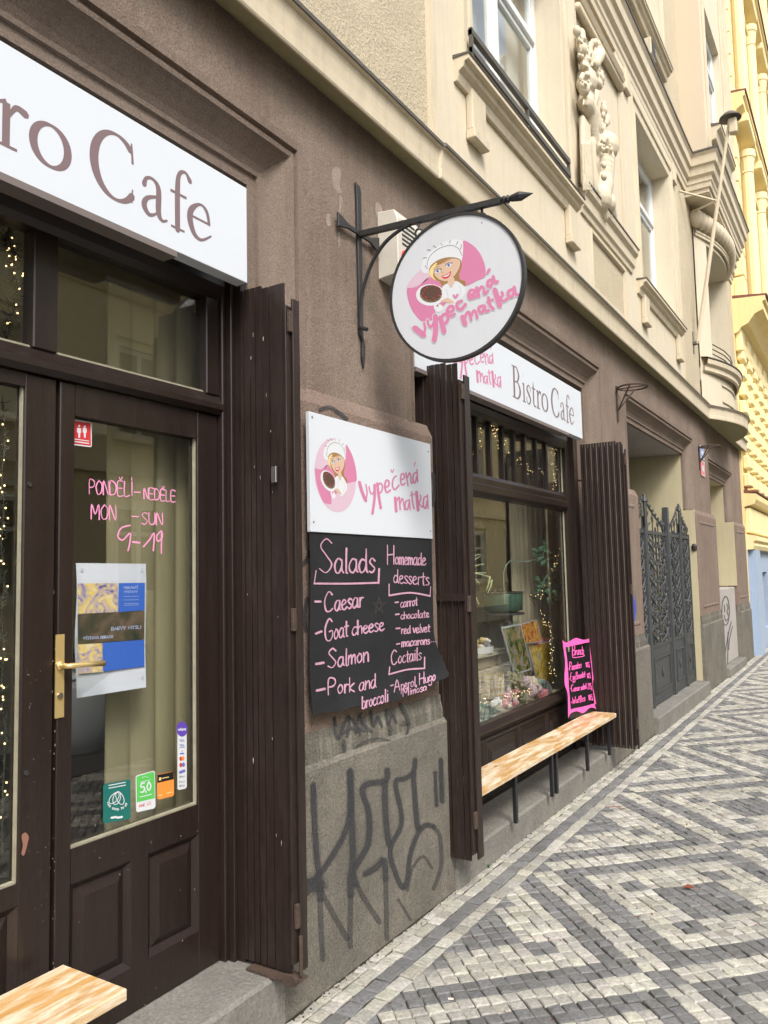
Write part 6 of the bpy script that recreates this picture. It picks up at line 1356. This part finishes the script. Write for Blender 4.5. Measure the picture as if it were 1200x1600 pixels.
for k in range(60):
    x = random.choice([random.uniform(85, 200), random.uniform(240, 300), random.uniform(360, 450), random.uniform(90, 450)]); y = random.uniform(470, 560); h_ = random.uniform(150, 240); L_ = random.uniform(-.06, .03)
    mb = MB(); n_ = 9
    a_, b_ = f_(x, y, L_), f_(x + random.uniform(-12, 12), y + h_, L_)
    for j in range(n_): 
        mb.k = j % 2; mb.tube([a_.lerp(b_, j / n_), a_.lerp(b_, (j + 1) / n_)], .0032, 5)
    obj('straw', mb, ['gold', 'hat'], t)

obj('bulkhead', B(-1.0, -.95, .9, 2.75, 2.2, 3.19), 'room', bld)
random.seed(41)
fairy('string_lights', [tm(*p) for p in ((120, 3060 / 1.0 - 0), (260, 3030), (420, 3010), (560, 2975), (700, 2930), (900, 2850))], -.25, 40, .02, 'gold fairy lights scattered along the foot of the display', 12)
for k, (px, py, lab) in enumerate(((772, 1092, 'small glass jar with cream beads behind the gold straws'), (744, 1070, 'small glass jar with gold beads at the left of the straws'))):
    q = at(px, py, -.40); jr = obj('jar', MB().lathe((q.x, q.y, DZ), [(0, 0), (.04, 0), (.045, .09), (.035, .11), (.035, .12)], 14), 'clear', label=lab, cat='jar', smooth=True)
    for j in range(24): a = random.uniform(0, 6.28); r_ = random.uniform(0, .03); obj('bead', MB().ell((q.x + r_ * math.cos(a), q.y + r_ * math.sin(a), DZ + .01 + j * .0035), .009, 4), 'flowercream' if k == 0 else 'gold', jr, smooth=True)

# ================================================================== small ironwork, plates, flag pole
def hoop(y, z, r_, label):
    t = thing('wall_hoop_bracket', label, 'bracket', (0, y, z), 'iron hoops beside the carriage entrance')
    c_ = Vector((.15, y, z))
    obj('hoop', MB().tube([(c_.x + r_ * math.cos(a), c_.y + r_ * math.sin(a), z) for a in [k * 6.283 / 16 for k in range(17)]], .009, 5), 'rust', t)
    obj('back_plate', B(.003, .012, y - .018, y + .018, z - .30, z + .03), 'rust', t)
    for s_ in (-1, 1): obj('strut', MB().tube([(.01, y, z - .2), (.15, y + s_ * .1, z)], .007, 5), 'rust', t)
    obj('cross_bar', MB().tube([(.01, y, z), (.28, y, z)], .007, 5), 'rust', t); return t
hoop(7.15, 3.20, .13, 'rusty iron hoop bracket above the left side of the gateway'); hoop(11.15, 3.17, .13, 'rusty iron hoop bracket above the red house number plate')
f_ = PX(.012)
def plate(z0, z1, m_, label):
    o = obj('house_number_plate', B(.004, .012, 11.22, 11.52, z0, z1), m_, label=label, cat='house number', bevel=.003, group='enamel number plates'); obj('plate_border', frame3(MB(), 11.225, 11.515, z0 + .005, z1 - .005, [(0, .0122), (-.008, .0135), (-.012, .0122)], 0, True), 'hat', o); obj('plate_field', B(.0123, .0128, 11.30, 11.44, z0 + .07, z1 - .07), 'hat', o); return o
plate(2.80, 3.02, 'plate1', 'red enamel house plate, lower of the two on the far pier'); plate(3.035, 3.22, 'plate2', 'blue and white enamel plate, upper of the two on the far pier')
fpole = thing('flag_pole', 'thin cream steel flag pole leaning out from the upper wall', 'flag pole', (.06, 11.0, 4.45))
obj('pole', MB().tube([(.09, 11.0, 4.55), (.64, 11.0, 7.50)], [.03, .02], 8), 'cream2', fpole); obj('pole_socket', MB().tube([(.03, 11.0, 4.42), (.03, 11.0, 4.72)], .015, 6).tube([(.03, 11.0, 4.56), (.11, 11.0, 4.57)], .03, 6), 'flash', fpole)
for y in (10.55, 11.3): obj('stay', MB().tube([(.04, y, 6.50), (.43, 11.0, 6.44)], .016, 6), 'cream2', fpole)
obj('cap', MB().lathe((.65, 11.0, 7.52), [(0, .09), (.07, .07), (.13, .02), (.14, -.01), (.05, 0), (0, 0)], 16), 'flash', fpole, smooth=True); obj('bell_housing', B(.63, .73, 10.95, 11.05, 7.30, 7.50), 'cream2', fpole, bevel=.01)
vent = obj('vent_grille', B(.05, .17, 8.62, 8.84, 7.24, 7.44), 'cream2', label='small cream vent box with dark grille above the upper cornice', cat='vent', bevel=.008); 
for k in range(4): obj('grille_bar', B(.1705, .174, 8.64, 8.82, 7.26 + k * .045, 7.285 + k * .045), 'black', vent)

# ================================================================== YELLOW NEIGHBOUR
obj('party_wall', B(-3, .0395, YE + .0015, YE + .0112, -.1, 18), 'yellow', bld)
yb = thing('yellow_building', 'ornate yellow townhouse with rusticated upper wall and pale blue shopfront beyond the cafe house', 'building', (0, 22, 0))
Y0, Y1 = 15.112, 44
obj('shopfront_wall', wall_cells(MB(), .05, Y0, Y1, -.1, 1.86, [(17.1, 17.9, .35, 1.45)], .3).quad((.05, Y0, -.1), (-.4, Y0, -.1), (-.4, Y0, 1.86), (.05, Y0, 1.86)), 'bluewall', yb)
obj('shopfront_pier', B(.051, .16, 15.3, 15.9, -.1, 1.855), 'bluewall', yb)
obj('shop_opening_back', B(-.3, -.24, 17.05, 17.95, .3, 1.5), 'darkgrey', yb)
mb = MB(); sweep(mb, [(Y0, 0), (Y1, 0)], [(.0, 1.86), (.14, 1.865), (.17, 1.93), (.15, 2.0), (.20, 2.02), (.20, 2.10), (0, 2.14)]); obj('shop_cornice', mb, 'yellow2', yb)
obj('rusticated_wall', wall_cells(MB(), .04, Y0, Y1, 2.1, 18, []), 'yellow', yb)
for k in range(40): 
    y = Y0 + .04 + k * .42; obj('frieze_board', B(.041, .13, y, y + .40, 2.16, 2.60), 'yellow2', yb, bevel=.01)
mb = MB(); sweep(mb, [(Y0, 0), (Y1, 0)], [(.04, 2.62), (.20, 2.66), (.24, 2.74), (.24, 2.84), (.04, 2.86)]); obj('ledge', mb, 'yellow', yb); mb = MB(); sweep(mb, [(Y0, 0), (Y1, 0)], [(.04, 2.861), (.26, 2.862), (.26, 2.885), (.04, 2.92)]); obj('ledge_capping', mb, 'redtile', yb)
rz_ = 2.95
qme = None
for col in range(9):
    y = Y0 + .06 + col * 1.42 * .62
    for r_ in range(9):
        L = .52 if (r_ + col) % 2 else .40
        z = 2.98 + r_ * .33 - (col % 2) * .0
        if qme is None: qme = obj('quoin_block', B(.041, .155, y, y + .46, z, z + .235), 'yellow2', yb, bevel=.02)
        else:
            c_ = dup(qme, yb); c_.location = Vector((.098, y + .23 + (.06 if r_ % 2 else 0), z + .1175)) - WL[yb]
for z in (5.55,): 
    for k in range(22):
        y = Y0 + .05 + k * .5
        c_ = dup(qme, yb); c_.location = Vector((.098, y + .23, z)) - WL[yb]
def cornice(z, s, mcap='redtile', name='cornice'):
    mb = MB(); sweep(mb, [(Y0, 0), (Y1, 0)], [(.04, z), (.10 * s, z + .02), (.14 * s, z + .10), (.24 * s, z + .15), (.34 * s, z + .30), (.46 * s, z + .36), (.46 * s, z + .50), (.5 * s, z + .52), (.5 * s, z + .60), (.04, z + .64)]); obj(name, mb, 'yellow', yb)
    mb = MB(); sweep(mb, [(Y0, 0), (Y1, 0)], [(.04, z + .641), (.53 * s, z + .603), (.53 * s, z + .63), (.04, z + .70)]); obj(name + '_capping', mb, mcap, yb)
cornice(5.75, 1.15, name='first_cornice'); cornice(9.6, .9, name='second_cornice'); cornice(13.4, 1.0, name='third_cornice')
for fl, (zb, zt) in enumerate(((6.45, 9.6), (10.3, 13.4), (14.1, 17.5))):
    for k in range(9):
        y = Y0 + .35 + k * 2.05
        for j in range(7):     # rusticated pilaster drums, one block each
            hh = (zt - zb) / 7; c_ = obj('pilaster_block', B(.041, .22, y, y + .42, zb + j * hh + .02, zb + (j + 1) * hh - .01), 'yellow2', yb, bevel=.012) if fl == 0 and k == 0 and j == 0 else None
            if c_ is not None: pbm = c_; continue
            c_ = dup(pbm, yb); c_.location = Vector((.1305, y + .21, zb + (j + .5) * hh + .005)) - WL[yb]
        obj('column', MB().lathe((.30, y + .72, 0), [(.0, zb), (.15, zb), (.15, zb + .12), (.125, zb + .16), (.125, zb + .8), (.118, zt - .5), (.135, zt - .48), (.12, zt - .45), (.15, zt - .2), (.17, zt - .18), (.17, zt - .05), (0, zt - .05)], 14), 'yellow2', yb, smooth=False)
        wv = B(.041, .10, y + 1.0, y + 1.12, zb + .5, zt - .9); wv.box(.041, .10, y + 1.78, y + 1.9, zb + .5, zt - .9); wv.box(.041, .32, y + .95, y + 1.95, zt - .88, zt - .72); wv.box(.041, .36, y + .9, y + 2.0, zt - .715, zt - .66); wv.box(.041, .30, y + .95, y + 1.95, zb + .36, zb + .49); obj('window_frame', wv, 'yellow2', yb, bevel=.01)
        obj('window_pane', B(.042, .046, y + 1.121, y + 1.779, zb + .5, zt - .89), 'glass', yb)
        obj('window_back', B(.0405, .0415, y + 1.121, y + 1.779, zb + .5, zt - .89), 'darkgrey', yb)
        obj('pediment', MB().prism([(y + .9, zt - .655), (y + 2.0, zt - .655), (y + 1.45, zt - .38)], 0, .041, .34), 'yellow', yb)
        random.seed(k + fl * 17); om = MB()
        for j in range(18): om.ell((.10 + random.uniform(0, .06), y + .25 + random.uniform(-.18, .18), zt - .35 + random.uniform(-.25, .2)), random.uniform(.03, .07), 4)
        obj('stucco_ornament', om, 'yellow2', yb, smooth=True)
        obj('entablature_block', B(.041, .46, y - .08, y + 1.0, zt + .18 if fl else zt + .16, zt + .33), 'yellow2', yb, bevel=.02)
mb = MB().lathe((.35, 27.0, 0), [(0, 13.0), (.75, 13.0), (.75, 17.0), (.6, 17.8), (.25, 18.4), (0, 18.6)], 20); obj('maroon_bay', mb, 'maroon', yb, smooth=False)

# ================================================================== THE STREET FACADE OPPOSITE (seen in the glass)
op = thing('opposite_building', 'pale ochre apartment row across the street mirrored in the cafe glass', 'building', (13.0, 20, 0))
XO = 13.0; wins = []
for fl in range(2):
    for k in range(13): wins.append((-3 + k * 3.9, -3 + k * 3.9 + 1.5, 1.2 + fl * 3.9, 1.2 + fl * 3.9 + 2.2))
ow = wall_cells(MB(), XO, -8, 50, 0, 9.0, wins); obj('facade_wall', ow, 'ochre', op)
wm = None
for (a, b, c, d) in wins:
    if wm is None:
        f_ = MB()
        for args in ((XO + .12, XO + .2, a, a + .1, c, d), (XO + .12, XO + .2, b - .1, b, c, d), (XO + .12, XO + .2, a + .1, b - .1, c, c + .1), (XO + .12, XO + .2, a + .1, b - .1, d - .1, d), (XO + .12, XO + .19, (a + b) / 2 - .05, (a + b) / 2 + .05, c + .1, d - .1), (XO + .12, XO + .19, a + .1, b - .1, c + 1.45, c + 1.55)): f_.box(*args)
        f_.box(XO + .0, XO + .12, a - .001, a, c, d); f_.box(XO, XO + .12, b, b + .001, c, d)
        wm = obj('window', f_, 'whitewood', op); pnb = obj('pane', B(XO + .17, XO + .176, a, b, c, d), 'black', wm)
        s2_ = MB(); s2_.box(XO - .14, XO - .001, a - .2, b + .2, c - .16, c - .04); s2_.box(XO - .12, XO - .001, a - .2, b + .2, d + .2, d + .34); s2_.box(XO - .06, XO - .001, a - .18, a - .03, c, d + .2); s2_.box(XO - .06, XO - .001, b + .03, b + .18, c, d + .2); sl = obj('window_trim', s2_, 'pale', wm); w0 = (a, c)
    else: duptree(wm, op, (0, a - w0[0], c - w0[1]))
mb = MB()
for z in (4.1,): mb = MB(); mb.box(XO - .2, XO - .001, -8, 50, z, z + .25); obj('string_course', mb, 'pale', op)
obj('eaves_cornice', MB().prism([(XO - .5, 9.1), (XO - .1, 8.5), (XO - .001, 8.5), (XO - .001, 9.2)], 1, -8, 50), 'pale', op)
obj('roof', B(XO, XO + 8, -8, 50, 9.0, 9.2), 'flash', op)
